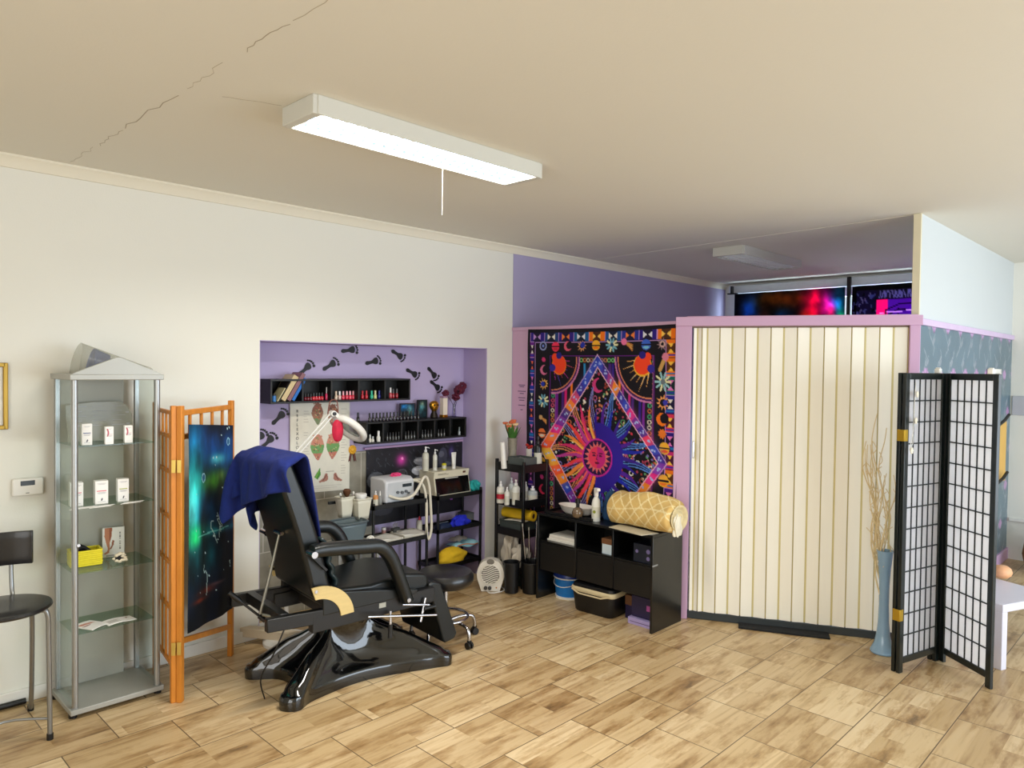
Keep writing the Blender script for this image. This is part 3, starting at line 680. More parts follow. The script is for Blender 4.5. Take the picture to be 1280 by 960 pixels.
# nail polish: bottle and cap
POL = {}
def polish(label, x, y, z, col, cap, h=.062, r0=.0125, group=None, name='nail_polish'):
    k = (col, cap, h, r0)
    if k in POL: return dup(POL[k], (x, y, z), 0, label, group)
    r = thing(name, label, 'nail polish', (x, y, z), 0, group)
    M().lathe([(r0*.92, 0), (r0, .003), (r0, h*.42), (r0*.8, h*.5), (r0*.45, h*.54)], n=14).build('bottle', mat(f'varnish {col}', col, .15, coat=.5, var=.04), r)
    M().lathe([(r0*.62, h*.53), (r0*.6, h*.98), (r0*.5, h), (0, h)], n=14).build('cap', mat(f'cap {cap}', cap, .3, var=.04), r)
    POL[k] = r; return r
RED, PINK, CRM, WHT, BLK, DRED = (196, 24, 44), (236, 64, 116), (238, 216, 190), (244, 244, 244), (18, 18, 20), (110, 14, 30)
zs, ys = 1.582, 4.785
px_ = lambda p, y=ys: PY(p, 498, y).x
for i, p in enumerate((381.5, 385, 388.5)): polish('small dark red nail polish with black cap beside the leaning books', px_(p), ys, zs, DRED, BLK, .05, .011, 'dark red nail polishes by the books')
for i, p in enumerate((392, 395.5, 399, 402.5)): polish('red nail polish with black cap in the second cubby of the long shelf', px_(p), ys, zs, RED, BLK, .055, .0125, 'red nail polishes in the second cubby')
polish('taller pink nail polish with white cap at the right end of the second cubby', px_(409), ys, zs, PINK, WHT, .095, .016)
polish('cream nail polish with cream cap, first in the middle cubby row', px_(420), ys, zs, CRM, CRM, .064)
polish('pale cream nail polish with white cap, second in the middle cubby row', px_(424.5), ys, zs, (232, 196, 186), WHT, .064)
for p in (429, 433.5, 437.5, 441.5, 445): polish('pink red nail polish in the middle cubby row of the long shelf', px_(p), ys, zs, (228, 58, 84), (240, 170, 180), .064, .0125, 'pink red nail polishes in the middle cubby')
for p in (453, 458): polish('red nail polish with red cap in the fourth cubby of the long shelf', px_(p), ys, zs, RED, RED, .064, .0125, 'red capped nail polishes in the fourth cubby')
polish('turquoise nail polish in the fourth cubby of the long shelf', px_(464.5), ys, zs, (40, 190, 150), (60, 200, 165), .064)
polish('pale yellow nail polish beside the turquoise one', px_(469), ys, zs, (220, 222, 150), (228, 226, 180), .064)
for p in (474, 477.5): polish('dark blue nail polish at the right of the fourth cubby', px_(p), ys, zs, (36, 40, 140), (44, 50, 150), .064, .0125, 'dark blue nail polishes')
polish('nail polish with a tall white cap in the right end cubby', px_(488), ys, zs, (200, 80, 90), WHT, .085)
for p in (491.5, 496): polish('dark red nail polish with grey cap in the right end cubby', px_(p), ys, zs, (170, 30, 44), (90, 90, 94), .075, .0115, 'dark red nail polishes in the right end cubby')
# books leaning in the first cubby
def book(label, x, th, hgt, dep, lean, col, z=zs, y=4.73):
    r = thing('book', label, 'book', (x, y, z)); ca, sa = math.cos(lean), math.sin(lean)
    def bx(m, a0, a1, d0, d1, h0, h1):
        P = [(a*ca+h*sa, d, h*ca-a*sa+th*sa) for h in (h0, h1) for a, d in ((a0, d0), (a1, d0), (a1, d1), (a0, d1))]; m.hexa(P)
    m = M(); bx(m, 0, .002, 0, dep, 0, hgt); bx(m, th-.002, th, 0, dep, 0, hgt); bx(m, 0, th, 0, .002, 0, hgt); m.build('cover', mat(f'book {col}', col, .55), r, bevel=.001)
    m = M(); bx(m, .002, th-.002, .002, dep-.004, .003, hgt-.003); m.build('pages', mat('book pages', (226, 220, 204), .8), r)
LEAN = .56; bx_ = px_(364, 4.74)
for lb, th, hh, dp, col in (('bright blue book leaning, last of the shelf\'s books', .022, .185, .14, (20, 104, 190)), ('mauve book leaning against the beige book', .03, .225, .14, (134, 92, 98)), ('thick beige book leaning in the long shelf', .043, .2, .13, (206, 184, 138)), ('thin black booklet leaning left of the thick beige book', .010, .165, .12, (34, 28, 28)), ('thin cream booklet leaning at the left of the shelf\'s books', .008, .11, .1, (206, 196, 150))):
    book(lb, bx_, th, hh, dp, LEAN, col); prev_ = bx_
    nxt = {.022: .03, .03: .043, .043: .010, .010: .008, .008: 0}[th]; bx_ -= nxt/math.cos(LEAN)+.0012
r = thing('jar', 'small blue jar with black lid in front of the leaning books', 'jar', (px_(342.6, 4.75), 4.75, zs))
M().lathe([(.013, 0), (.0135, .003), (.0135, .04), (.011, .043)], n=16).build('jar_body', mat('blue jar', (50, 120, 190), .3), r); M().cyl((0, 0, .042), (0, 0, .056), .013).build('lid', m_blackp, r)
# lower shelf: bottles on top and inside
zt, y2 = 1.402, 4.76
polish('single black bottle standing apart at the left end of the lower shelf', PY(447.5, 520, 4.8).x, 4.8, zt, BLK, (26, 26, 28), .075, .013)
for i in range(15):
    p = 462+i*4.35; polish('small black bottle in the row along the lower shelf\'s top', PY(p, 520, 4.745).x, 4.745, zt, (28, 26, 28), BLK, .07, .0115, 'row of black bottles on the lower shelf')
zi = 1.244
for p, h in ((462.5, .06), (466, .045)): polish('small white bottle in the left cubby of the lower shelf', PY(p, 550, 4.745).x, 4.745, zi, (226, 224, 214), (200, 206, 206), h, .0115, 'white bottles in the left cubby')
polish('taller white bottle with pointed cap in the left cubby of the lower shelf', PY(473, 550, 4.745).x, 4.745, zi, (236, 236, 230), WHT, .085, .016)
for a, n in ((484, 5), (507, 5), (528, 5), (548, 3)):
    for i in range(n): p = a+i*3.6; polish('small clear bottle with dark cap and pale label inside the lower shelf', PY(p, 548, 4.75).x, 4.75, zi, (84, 84, 82), (22, 22, 25), .066, .0085, 'clear bottles inside the lower shelf')
polish('lone clear bottle in the right end cubby of the lower shelf', PY(574, 545, 4.76).x, 4.76, zi, (168, 176, 180), (120, 130, 134), .07, .011)
# pictures, figure, candle box and vase on the lower shelf
def small_picture(name, label, px, py, w_, h_, fw_, fcol, bg, blobs, y=4.84):
    p = PY(px, py, y); r = thing(name, label, 'picture', (p.x, y, zt)); f = M()
    for s in (-1, 1): f.box(s*(w_/2)-fw_/2, s*(w_/2)+fw_/2, 0, .012, 0, h_); f.box(-w_/2, w_/2, 0, .012, (h_-fw_ if s > 0 else 0), (h_ if s > 0 else fw_))
    f.build('frame', mat(f'frame {fcol}', fcol, .4), r, bevel=.001)
    pr = Print(w_, h_, .003, bg)
    for b in blobs: pr.glow(*b)
    pr.mottle(.8, 5)
    pr.sheet('print', lambda x, y_: (x-w_/2, .004+0*x, h_-y_), painted(f'print {label[:12]}', .4), r)
small_picture('picture_frame', 'small blue and green picture on the lower shelf, left of the dark portrait', 510, 510, .15, .13, .008, (40, 30, 34), (14, 44, 70), [(.03, .03, .04, .03, (30, 130, 200), .8), (.1, .05, .03, .04, (120, 190, 200), .8), (.08, .09, .06, .03, (90, 90, 50), .7), (.03, .1, .03, .02, (60, 40, 40), .7), (.12, .1, .03, .03, (20, 70, 90), .8)])
small_picture('picture_frame', 'small upright dark teal picture on the lower shelf beside the gold figure', 528, 508, .1, .155, .006, (16, 18, 20), (20, 34, 40), [(.05, .05, .025, .03, (110, 160, 160), .7), (.04, .08, .02, .05, (60, 120, 130), .7), (.07, .12, .03, .03, (30, 80, 90), .7), (.05, .03, .02, .015, (150, 160, 120), .6)])
p = PY(542.5, 515, 4.8); r = thing('figurine', 'small gold topped figurine on a dark foot between the dark picture and candle box', 'figurine', (p.x, 4.8, zt))
M().lathe([(.03, 0), (.034, .006), (.03, .03), (.02, .05), (.022, .06)], n=18).build('foot', mat('dark bronze', (40, 30, 22), .35, .5), r)
M().lathe([(.016, .056), (.034, .075), (.044, .1), (.044, .118), (.034, .136), (.014, .146), (0, .147)], n=20, sy=.8).build('head', mat('gold', (206, 150, 50), .25, .9, var=.3, scale=60), r)
m = M()
for s in (-1, 1): m.ball((s*.017, -.031, .11), (.009, .006, .01), 10, 8)
m.build('eye', mat('dark bronze', (40, 30, 22)), r)
p = PY(554.5, 515, 4.8); r = thing('candle_box', 'tall cream box with a gold foot between the gold figure and vase', 'box', (p.x, 4.8, zt))
M().box(-.024, .024, -.024, .024, .022, .17).build('carton', mat('cream card', (238, 226, 208), .5), r, bevel=.002); M().box(-.026, .026, -.026, .026, 0, .024).build('foot', mat('gold', (206, 150, 50)), r, bevel=.002)
M().box(-.026, .026, -.026, .026, .168, .184).build('lid', mat('mauve card', (170, 136, 160), .5), r, bevel=.002)
p = PY(567.5, 515, 4.8); r = thing('flower_vase', 'slim glass vase of dark red flowers at the right end of the lower shelf', 'vase', (p.x, 4.8, zt))
M().lathe([(.018, 0), (.02, .004), (.017, .06), (.013, .1), (.012, .115)], n=18).build('vase', pane('vase glass', (225, 222, 235), .12), r)
random.seed(21); m_dred = mat('dark red petals', (92, 14, 44), .6, var=.4, scale=60); m_stem = mat('dark stem', (60, 44, 60), .7)
for dx, dy, z_, q in ((-.1, 0, .21, .034), (.05, .0, .235, .045), (.085, -.01, .27, .04), (.03, .01, .175, .04), (.1, .01, .225, .03)):
    s = M().tube(spline([(0, 0, .01), (dx*.15, dy, .11), (dx*.9, dy, z_-.01)], 5), .0022, n=6).build('stem', m_stem, r)
    m = M()
    for k in range(26):
        t, ph = random.random()*2*PI, math.acos(random.uniform(-1, 1)); m.ball((dx+q*.65*math.cos(t)*math.sin(ph), dy+q*.65*math.sin(t)*math.sin(ph), z_+q*.65*math.cos(ph)), (q*.4, q*.34, q*.3), 8, 6)
    m.build('flower', m_dred, r)
# black footprint decals
foot = spline([(-.052, -.014), (-.066, 0), (-.052, .017), (-.025, .013), (.0, .012), (.03, .026), (.052, .024), (.06, .0), (.05, -.024), (.028, -.026), (.004, -.014), (-.025, -.013)], 4, True)
toes = [(.074, -.03, .0115), (.082, -.01, .0085), (.08, .008, .008), (.074, .022, .0075), (.064, .034, .007)]
m_ink = mat('black sticker', (14, 12, 16), .5)
spots = [((435.5, 437.9), 10, 1, 'under the niche lintel, upper left of the two highest'), ((496.5, 442.7), -28, -1, 'under the niche lintel, upper right of the two highest'), ((465, 452.4), 14, 1, 'midway between the two highest footprints'), ((411.7, 457.2), 30, 1, 'above the middle of the long shelf\'s left half'), ((381, 461.8), 42, 1, 'touching the top of the leaning books'), ((514.7, 465.7), -26, -1, 'just past the long shelf\'s right end'), ((540, 465.7), -44, -1, 'uppermost of the pair above the dark red flowers'), ((543.7, 481.4), -36, -1, 'lower of the pair above the dark red flowers'), ((348, 522.6), 42, 1, 'left of the foot chart'), ((334, 553), 42, 1, 'low at the niche\'s left edge above the blue towel'), ((322, 549), 42, 1, 'half hidden by the niche\'s left edge')]
for (px, py), an, side, where in spots:
    p = PY(px, py, 4.896); an = math.radians(an); ca, sa = math.cos(an), math.sin(an); k = 1.0
    R2 = lambda q: ((q[0]*ca-q[1]*side*sa)*k, (q[0]*sa+q[1]*side*ca)*k)
    m = M(p); U, V = (1, 0, 0), (0, 0, 1)
    m.plate(p, U, V, [R2(q) for q in foot][::side], .003)
    for x, y, q in toes: m.plate(p, U, V, [R2((x+q*math.cos(t*PI/5), y+q*math.sin(t*PI/5))) for t in range(10)][::side], .003)
    tag(m.build('footprint_sticker', m_ink, smooth=False), 'black footprint sticker '+where, 'sticker')
# foot chart
pw, ph = .51, .685
p = PY(362, 500, 4.89); r = thing('foot_chart', 'white foot reflexology chart hanging on the niche wall', 'poster', (p.x+pw/2, 4.889, p.z-ph/2-.01))
pr = Print(pw, ph, .004, (232, 228, 212)); pr.mottle(.04)
def sole(x, y, h, flip, cols):
    for k, (f0, f1) in enumerate(((0, .4), (.4, .72), (.72, 1))):
        pts = []
        n = 24
        for i in range(n):
            t = 2*PI*i/n; v = -math.cos(t); wv = (.24-.055*v+.05*math.cos(3*v))*h; pts.append((x+flip*(math.sin(t)*wv+.03*h*v*v), y+h*.5*v))
        s2 = Print.__new__(Print); 
        kx = (pr.y >= y-h*.5+h*f0) & (pr.y < y-h*.5+h*f1)
        old = pr.img.copy(); pr.poly(pts, cols[k]); pr.img = np.where(kx[..., None], pr.img, old)
    for i in range(5): pr.circ(x+flip*(-.17+.085*i)*h, y-h*.5+.035*h*(1+.5*abs(i-1.2)), .036*h, cols[0])
    for i in range(30):
        a, b = rng.random()-.5, rng.random()-.5; pr.circ(x+a*.3*h, y+b*.75*h, .005, [(90, 150, 80), (190, 120, 60), (60, 60, 50), (200, 80, 60), (230, 200, 150)][i % 5], .8)
BR = (142, 84, 58); SK = (206, 140, 116)
sole(.225, .09, .17, 1, (BR, (160, 110, 80), (120, 130, 90))); sole(.36, .1, .17, -1, (BR, (160, 110, 80), (150, 80, 80)))
sole(.225, .345, .2, 1, (SK, (110, 160, 90), (190, 120, 100))); sole(.36, .34, .2, -1, (SK, (110, 160, 90), (190, 120, 100)))
pr.poly([(.2, .57), (.25, .5), (.255, .555), (.23, .59)], (70, 140, 40)); pr.poly([(.205, .575), (.25, .505), (.22, .58)], (120, 180, 60))
for s, x in ((-1, .315), (1, .37)): pr.poly([(x, .55), (x+s*.02, .545), (x+s*.035, .58), (x+s*.075, .605), (x+s*.07, .615), (x+s*.01, .607), (x-s*.005, .59)], (176, 120, 100)); pr.line((x+s*.01, .56), (x+s*.04, .6), .008, (120, 70, 60))
for gx, sgn in ((.11, 1), (.43, 1)):
    for i in range(26):
        yy = .05+i*.02
        if rng.random() < .75: pr.rect(gx, gx+.03+.025*rng.random(), yy, yy+.004, (178, 172, 158), .8)
pr.rect(.3, .37, .53, .535, (150, 140, 130)); pr.rect(.1, .44, .64, .644, (196, 190, 178), .7); pr.rect(.14, .4, .655, .659, (196, 190, 178), .7)
pr.sheet('sheet', lambda x, y: (x-pw/2, -.006-.003*np.sin(y*4), ph/2-y-.02*(x/pw)), painted('chart print', .45, spec=.4), r)
tx = M(); 
def letters(name, text, size, parent, loc, rot, m, step=None, vertical=False, extrude=.0006):
    cu = bpy.data.curves.new(name, 'FONT'); cu.body = '\n'.join(text) if vertical else text; cu.size = size; cu.extrude = extrude; cu.align_x = 'CENTER'; cu.align_y = 'CENTER'
    if vertical: cu.space_line = step
    tmp = bpy.data.objects.new(name, cu); me = bpy.data.meshes.new_from_object(tmp); bpy.data.objects.remove(tmp); bpy.data.curves.remove(cu)
    ob = bpy.data.objects.new(name, me); me.materials.clear(); me.materials.append(m); C.objects.link(ob); ob.parent = parent; ob.location = loc; ob.rotation_euler = rot
    return ob
letters('lettering', 'REFLEXOLOGY', .03, r, (-pw/2+.058, -.0095, .1), (PI/2, 0, 0), mat('dark lettering', (60, 56, 52), .6), 1.12, True)
tx.b.free()
# dark poster with stones and orchid behind the racks
bw, bh = 1.03, .62
pr = Print(bw, bh, .006, (26, 26, 32)); pr.mottle(.5, 8)
for k in range(60): x, y = rng.random()*bw, rng.random()*bh*.45; pr.path([(x, y), (x+.03*rng.random(), y+.03*rng.random())], .006, (90, 96, 106), .6)
random.seed(9)
for x, y, a, b, c in ((.1, .26, .09, .07, (96, 100, 108)), (.14, .3, .1, .05, (120, 122, 128)), (.56, .14, .08, .035, (140, 142, 152)), (.55, .22, .09, .04, (176, 178, 188)), (.6, .3, .1, .05, (110, 112, 120)), (.25, .42, .14, .05, (118, 118, 126)), (.5, .43, .1, .04, (150, 150, 156)), (.72, .4, .1, .05, (84, 84, 92)), (.36, .24, .085, .075, (14, 14, 18)), (.15, .5, .12, .05, (60, 60, 68)), (.85, .2, .1, .06, (44, 48, 60)), (.8, .12, .05, .08, (70, 72, 90))):
    pr.ell(x, y, a, b, c, .1); pr.ell(x-.015, y-b*.3, a*.6, b*.35, [min(255, v+40) for v in c], .1)
pr.glow(.35, .11, .05, .05, (220, 60, 170), 1); pr.circ(.36, .1, .012, (250, 150, 210)); pr.glow(.9, .08, .03, .05, (110, 90, 180), .7)
for k in range(5): t = k*1.256; pr.ell(.88+.05*math.cos(t), .42+.05*math.sin(t), .05, .025, (150, 80, 170), t)
pr.ring(.36, .24, .05, .006, (90, 92, 100))
p = PY(457, 562, 4.892)
r = thing('stone_poster', 'black poster of dark stones and a pink flower behind the metal racks', 'poster', (p.x+bw/2, 4.884, p.z-bh/2))
pr.sheet('sheet', lambda x, y: (x-bw/2, 0*x, bh/2-y), painted('stone poster print', .35, spec=.5), r)
M((0, 0, 0)).box(-bw/2-.02, bw/2, -.012, .008, bh/2, bh/2+.018).build('edge_strip', mat('mauve strip', (196, 160, 200), .6), r, bevel=.002)
# yellow rosette
p = PY(440, 562, 4.885); r = thing('rosette', 'yellow ribbon rosette pinned beside the foot chart', 'rosette', (p.x, 4.884, p.z))
m = M()
for k in range(14): t = 2*PI*k/14; m.ball((.026*math.cos(t), -.006, .026*math.sin(t)), (.011, .008, .011), 8, 6)
m.ball((0, -.01, 0), (.022, .01, .022)); m.build('rosette_head', mat('yellow ribbon', (226, 166, 34), .5, var=.15, scale=50), r)
for s in (-1, 1): M().plate((s*.012, -.004, -.02), (1, 0, 0), (0, 0, 1), [(-.01, 0), (.01, 0), (.016*s+.01, -.075), (.016*s, -.066), (.016*s-.01, -.075)], .002).build('ribbon_tail', mat('brown ribbon', (96, 50, 40), .6), r)

# ================================================================== METAL RACKS IN THE NICHE
def rack(label, x0, x1, y0, y1, top, shelves, lip=.02):
    r = thing('metal_rack', label, 'rack', ((x0+x1)/2, (y0+y1)/2, 0)); o = r.location.copy(); B = lambda: M(o); t = .018
    for x in (x0, x1-t):
        for y in (y0, y1-t): B().box(x, x+t, y, y+t, 0, top).build('post', m_blackmetal, r, bevel=.002)
    for z in shelves:
        b = B(); b.box(x0+.004, x1-.004, y0+.004, y1-.004, z-.008, z)
        b.box(x0, x1, y0, y0+.005, z-.014, z+lip).box(x0, x1, y1-.005, y1, z-.014, z+lip).box(x0, x0+.005, y0, y1, z-.014, z+lip).box(x1-.005, x1, y0, y1, z-.014, z+lip)
        b.build('shelf', m_blackmetal, r, smooth=False)
    return r
ax0, ax1, ay0, ay1 = 3.165, 3.70, 4.54, 4.84
bx0, bx1, by0, by1 = 3.86, 4.36, 4.615, 4.87
rack('black metal rack under the stone poster carrying the white machine', ax0, ax1, ay0, ay1, .80, (.135, .47, .765))
rack('black metal rack in the niche\'s right corner carrying the sterilizer box', bx0, bx1, by0, by1, .79, (.16, .465, .745))
b = M(); zA, zA2, zB, zB2, zB3 = .765, .47, .745, .465, .16
# low work surface running left from the rack
m_pulp = mat('white tray', (228, 222, 206), .5, var=.03)
# UV sterilizer box
cx0, cx1 = PY(547, 615, 4.66).x-.03, PY(587, 610, 4.66).x
r = thing('sterilizer_box', 'cream sterilizer box with a black door on the corner rack', 'sterilizer', ((cx0+cx1)/2, 4.76, zB)); a = (cx1-cx0)/2
m_cream = mat('cream enamel', (222, 216, 192), .4, var=.03)
b = M(); b.prism([(-.115, .012), (.11, .012), (.11, .215), (-.095, .215), (-.085, .16)], 'x', -a, a); b.build('body', m_cream, r, bevel=.004)
b = M(); b.hexa([(-a+.012, -.118, .022), (a-.012, -.118, .022), (a-.012, -.112, .022), (-a+.012, -.112, .022), (-a+.012, -.092, .158), (a-.012, -.092, .158), (a-.012, -.085, .158), (-a+.012, -.085, .158)])
d_ = b.build('door', mat('black glass', (8, 9, 10), .12), r, bevel=.002)
M().bar((-.08, -.098, .152), (.06, -.098, .152), .01, .008).build('handle', mat('pale strip', (190, 190, 180), .4), d_, bevel=.001)
M().bar((a*.62, -.093, .19), (a*.62+.03, -.093, .19), .006, .016).build('switch', mat('brown switch', (90, 44, 24), .4), r, bevel=.002)
b = M(); b.box(-a*.8, -a*.2, -.0935, -.09, .186, .189).box(-a*.8, -a*.35, -.0935, -.09, .194, .197); b.build('maker_line', mat('brown print', (120, 110, 90), .5), r)
for sx in (-1, 1):
    for y in (-.09, .09): M().cyl((sx*(a-.03), y, 0), (sx*(a-.03), y, .014), .012).build('foot', m_blackp, r)
zs2 = zB+.215
def pump_bottle(label, x, y, z, h, r0, col, pump=True, cat='bottle', cap=WHT):
    r = thing('pump_bottle' if pump else 'bottle', label, cat, (x, y, z))
    M().lathe([(r0*.95, 0), (r0, .004), (r0, h*.66), (r0*.8, h*.73), (r0*.35, h*.77), (r0*.35, h*.8)], n=20).build('body', mat(f'bottle {col}', col, .3, var=.03), r)
    b = M(); b.lathe([(r0*.46, h*.775), (r0*.46, h*.86), (r0*.2, h*.87), (r0*.2, h*.93), (r0*.3, h*.935), (r0*.26, h), (0, h)], n=14)
    if pump: b.tube([(0, 0, h*.965), (r0*.9, -r0*.3, h*.955), (r0*1.15, -r0*.35, h*.92)], r0*.14, n=8)
    b.build('pump' if pump else 'cap', mat(f'cap {cap}', cap, .3, var=.04), r)
    b = M(); b.lathe([(r0*1.01, h*.14), (r0*1.01, h*.5)], n=20, open_=True); b.build('label_band', mat('pale label', (206, 204, 190), .5), r)
    return r
P4 = lambda px, py=600, y=4.76: PY(px, py, y).x
pump_bottle('large white pump bottle on the sterilizer box', P4(534.5), 4.79, zs2, .205, .028, (214, 214, 198))
pump_bottle('slim white pump bottle on the sterilizer box', P4(543.5), 4.76, zs2, .18, .019, (222, 222, 214))
r = pump_bottle('short black and yellow bottle on the sterilizer box', P4(553), 4.74, zs2, .075, .02, (200, 190, 30), False, cap=BLK)
r = thing('cream_tube', 'white cream tube standing on its cap on the sterilizer box', 'tube', (P4(565), 4.74, zs2))
b = M(); b.surf(lambda u, v: ((.017+.010*v)*math.cos(2*PI*u), (.017*(1-v)+.003*v)*math.sin(2*PI*u), .028+.112*v), 20, 6); b.build('tube_body', mat('white tube', (232, 230, 224), .35, var=.02), r, solid=.001)
M().cyl((0, 0, 0), (0, 0, .03), .0165).build('cap', m_white, r)
r = thing('spray_can', 'white tube behind the right side of the sterilizer box', 'bottle', (cx1+.022, 4.80, zB)); M().lathe([(.014, 0), (.015, .005), (.015, .13), (.01, .138)], n=16).build('body', m_white, r); M().cyl((0, 0, .136), (0, 0, .16), .01).build('cap', mat('grey cap', (150, 150, 156), .4), r)
# turquoise cloth bundle
def crumple(name, label, cat, p, rx, ry, rz, col, m=None, amp=.3, seed=0, fold=7, part=None):
    rg = random.Random(seed); ph = [rg.uniform(0, 6) for _ in range(8)]
    b = M(p)
    def fn(u, v):
        t, q = 2*PI*u, PI*v; k = 1+amp*(.5*math.sin(fold*t+ph[0]+3*math.sin(q*2+ph[1]))*math.sin(q)+.35*math.sin(fold*.6//1*t+ph[2]+q*4)*math.sin(q)+.3*math.sin(q*6+ph[3]+2*t)*math.sin(q))
        z = -math.cos(q); z = z if z > -.55 else -.55
        return (p[0]+rx*k*math.cos(t)*math.sin(q), p[1]+ry*k*math.sin(t)*math.sin(q), p[2]+rz*.55+rz*z*(1+.4*(k-1)))
    b.surf(fn, 48, 24)
    return tag(b.build(name, m or mat(f'cloth {col}', col, .85, var=.12, scale=30, bump=.1), sub=0), label, cat)
crumple('cloth', 'crumpled turquoise cloth on the corner rack beside the sterilizer', 'cloth', (P4(594, 608, 4.70), 4.71, zB), .062, .055, .062, (46, 178, 176), seed=3, amp=.45)
# corner rack, middle shelf
crumple('cloth_bag', 'bright blue crumpled bag on the corner rack\'s middle shelf', 'bag', (P4(574, 655, 4.7), 4.69, zB2), .085, .05, .06, (26, 40, 200), seed=5, amp=.35)
r = thing('pouch', 'dark blue pouch left of the bright blue bag on the corner rack', 'pouch', (P4(554, 660, 4.7), 4.70, zB2), .1)
M().surf(lambda u, v: (.075*(2*u-1), .045*(2*v-1), .05*max(0, (1-(2*u-1)**4)*(1-(2*v-1)**4))**.6+.001), 14, 10).build('body', mat('navy nylon', (26, 40, 70), .5, var=.2), r); M().bar((-.06, 0, .052), (.06, 0, .052), .006, .004).build('zip', mat('grey zip', (120, 126, 134), .4), r)
r = thing('storage_box', 'shallow clear lidded box at the right of the corner rack\'s middle shelf', 'box', (P4(590, 645, 4.78), 4.80, zB2))
x_ = .10; b = M(); b.box(-x_, x_, -.055, .055, 0, .004)
for s in (-1, 1): b.box(s*x_-.002, s*x_+.002, -.055, .055, 0, .07); b.box(-x_, x_, s*.055-.002, s*.055+.002, 0, .07)
b.build('tray', cloudy('grey clear plastic', (168, 172, 170), .35), r, smooth=False); M().box(-x_-.004, x_+.004, -.059, .059, .07, .08).build('lid', cloudy('smoky lid', (110, 116, 116), .6), r, bevel=.003)
# corner rack, bottom shelf
crumple('bag', 'yellow bag with an orange edge on the corner rack\'s bottom shelf', 'bag', (P4(565, 695, 4.70), 4.71, zB3), .15, .075, .085, (232, 188, 30), seed=8, amp=.16, fold=3)
r = thing('bag', 'pale blue folded bag on top of the yellow bag', 'bag', (P4(582, 690, 4.73), 4.75, zB3+.095), -.1)
M().surf(lambda u, v: (.15*(2*u-1), .07*(2*v-1), .03*max(0, (1-(2*u-1)**4)*(1-(2*v-1)**4))**.6+.012*math.sin(u*9+v*3)+.02-.06*max(0, u-.7)), 18, 10).build('body', mat('pale blue nylon', (150, 202, 214), .6, var=.1, scale=20), r, solid=.006)
M().tube(spline([(-.14, -.06, .03), (-.05, -.085, .045), (.05, -.085, .03), (.1, -.07, .03)], 5), .004).build('strap', mat('orange strap', (204, 110, 40), .6), r)
r = thing('plastic_bag', 'small clear bag lying on the pale blue bag', 'bag', (P4(574, 680, 4.74), 4.76, zB3+.165), .1)
M().surf(lambda u, v: (.085*(2*u-1), .045*(2*v-1), .03*max(0, (1-(2*u-1)**4)*(1-(2*v-1)**2))**.6+.006*math.sin(u*14)+.002), 16, 8).build('body', cloudy('clear bag', (206, 196, 184), .55, .2), r)
# white machine with hose on the front rack
zq = zA
P5 = lambda px, py=615, y=4.66: PY(px, py, y).x
mx0, mx1 = P5(481, 620, 4.60), P5(517, 610, 4.60)
r = thing('foot_care_machine', 'white foot care machine with knobs and a thick hose on the front rack', 'machine', ((mx0+mx1)/2, 4.70, zA)); a = (mx1-mx0)/2
m_mach = mat('white machine shell', (214, 216, 220), .35, var=.02)
b = M(); b.prism([(-.11, .012), (.1, .012), (.1, .2), (-.07, .2), (-.11, .175)], 'x', -a, a); b.build('shell', m_mach, r, bevel=.014, seg=3)
for sx in (-1, 1):
    for y in (-.08, .07): M().cyl((sx*(a-.03), y, 0), (sx*(a-.03), y, .016), .012).build('foot', m_blackp, r)
M().box(-a+.02, a-.015, -.1125, -.108, .03, .168).build('front_panel', mat('panel grey', (196, 200, 204), .4), r, bevel=.001)
M().box(.02, a-.03, -.115, -.11, .125, .15).build('display', mat('dark display', (52, 60, 66)), r, bevel=.001)
for x, z_, q in ((-.03, .09, .011), (.012, .085, .012), (.05, .09, .011), (.075, .075, .008)): M().cyl((x, -.11, z_), (x, -.128, z_), q).build('knob', mat('grey knob', (90, 94, 98), .4), r)
o = r.location; hz = .06
hp = [(-a+.03, -.11, .07), (-.04, -.15, .045), (.03, -.17, .045), (.10, -.17, .075), (.16, -.16, .14), (.20, -.15, .185), (.235, -.15, .18), (.26, -.15, .10), (.275, -.15, -.05), (.285, -.15, -.22), (.27, -.15, -.30), (.245, -.15, -.31), (.235, -.15, -.2), (.23, -.15, .0), (.21, -.13, .12), (.15, -.1, .165), (a-.01, -.06, .15)]
M().tube(spline(hp, 8), .0115, n=12).build('hose', mat('ivory hose', (222, 216, 198), .5, var=.03), r)
M().tube([(a-.01, -.04, .15), (a+.06, -.05, .155), (a+.1, -.07, .16)], [.016, .016, .008], n=12).build('handpiece', mat('ivory hose', (222, 216, 198)), r)
crumple('cloth', 'small pink cloth lying on top of the white machine', 'cloth', (o.x+.03, o.y-.01, zA+.2), .045, .03, .018, (236, 70, 130), seed=4)
pump_bottle('orange bottle with white cap left of the white machine', P5(469.5, 625, 4.58), 4.58, zA, .125, .02, (204, 140, 76), False)
r = thing('bottle', 'small clear dropper bottle between the orange bottle and the white machine', 'bottle', (P5(476, 625, 4.62), 4.63, zA)); M().lathe([(.015, 0), (.016, .004), (.016, .06), (.008, .075)], n=16).build('body', cloudy('grey clear plastic b', (200, 200, 196), .5), r); M().cyl((0, 0, .072), (0, 0, .11), .008, .004).build('cap', m_white, r)
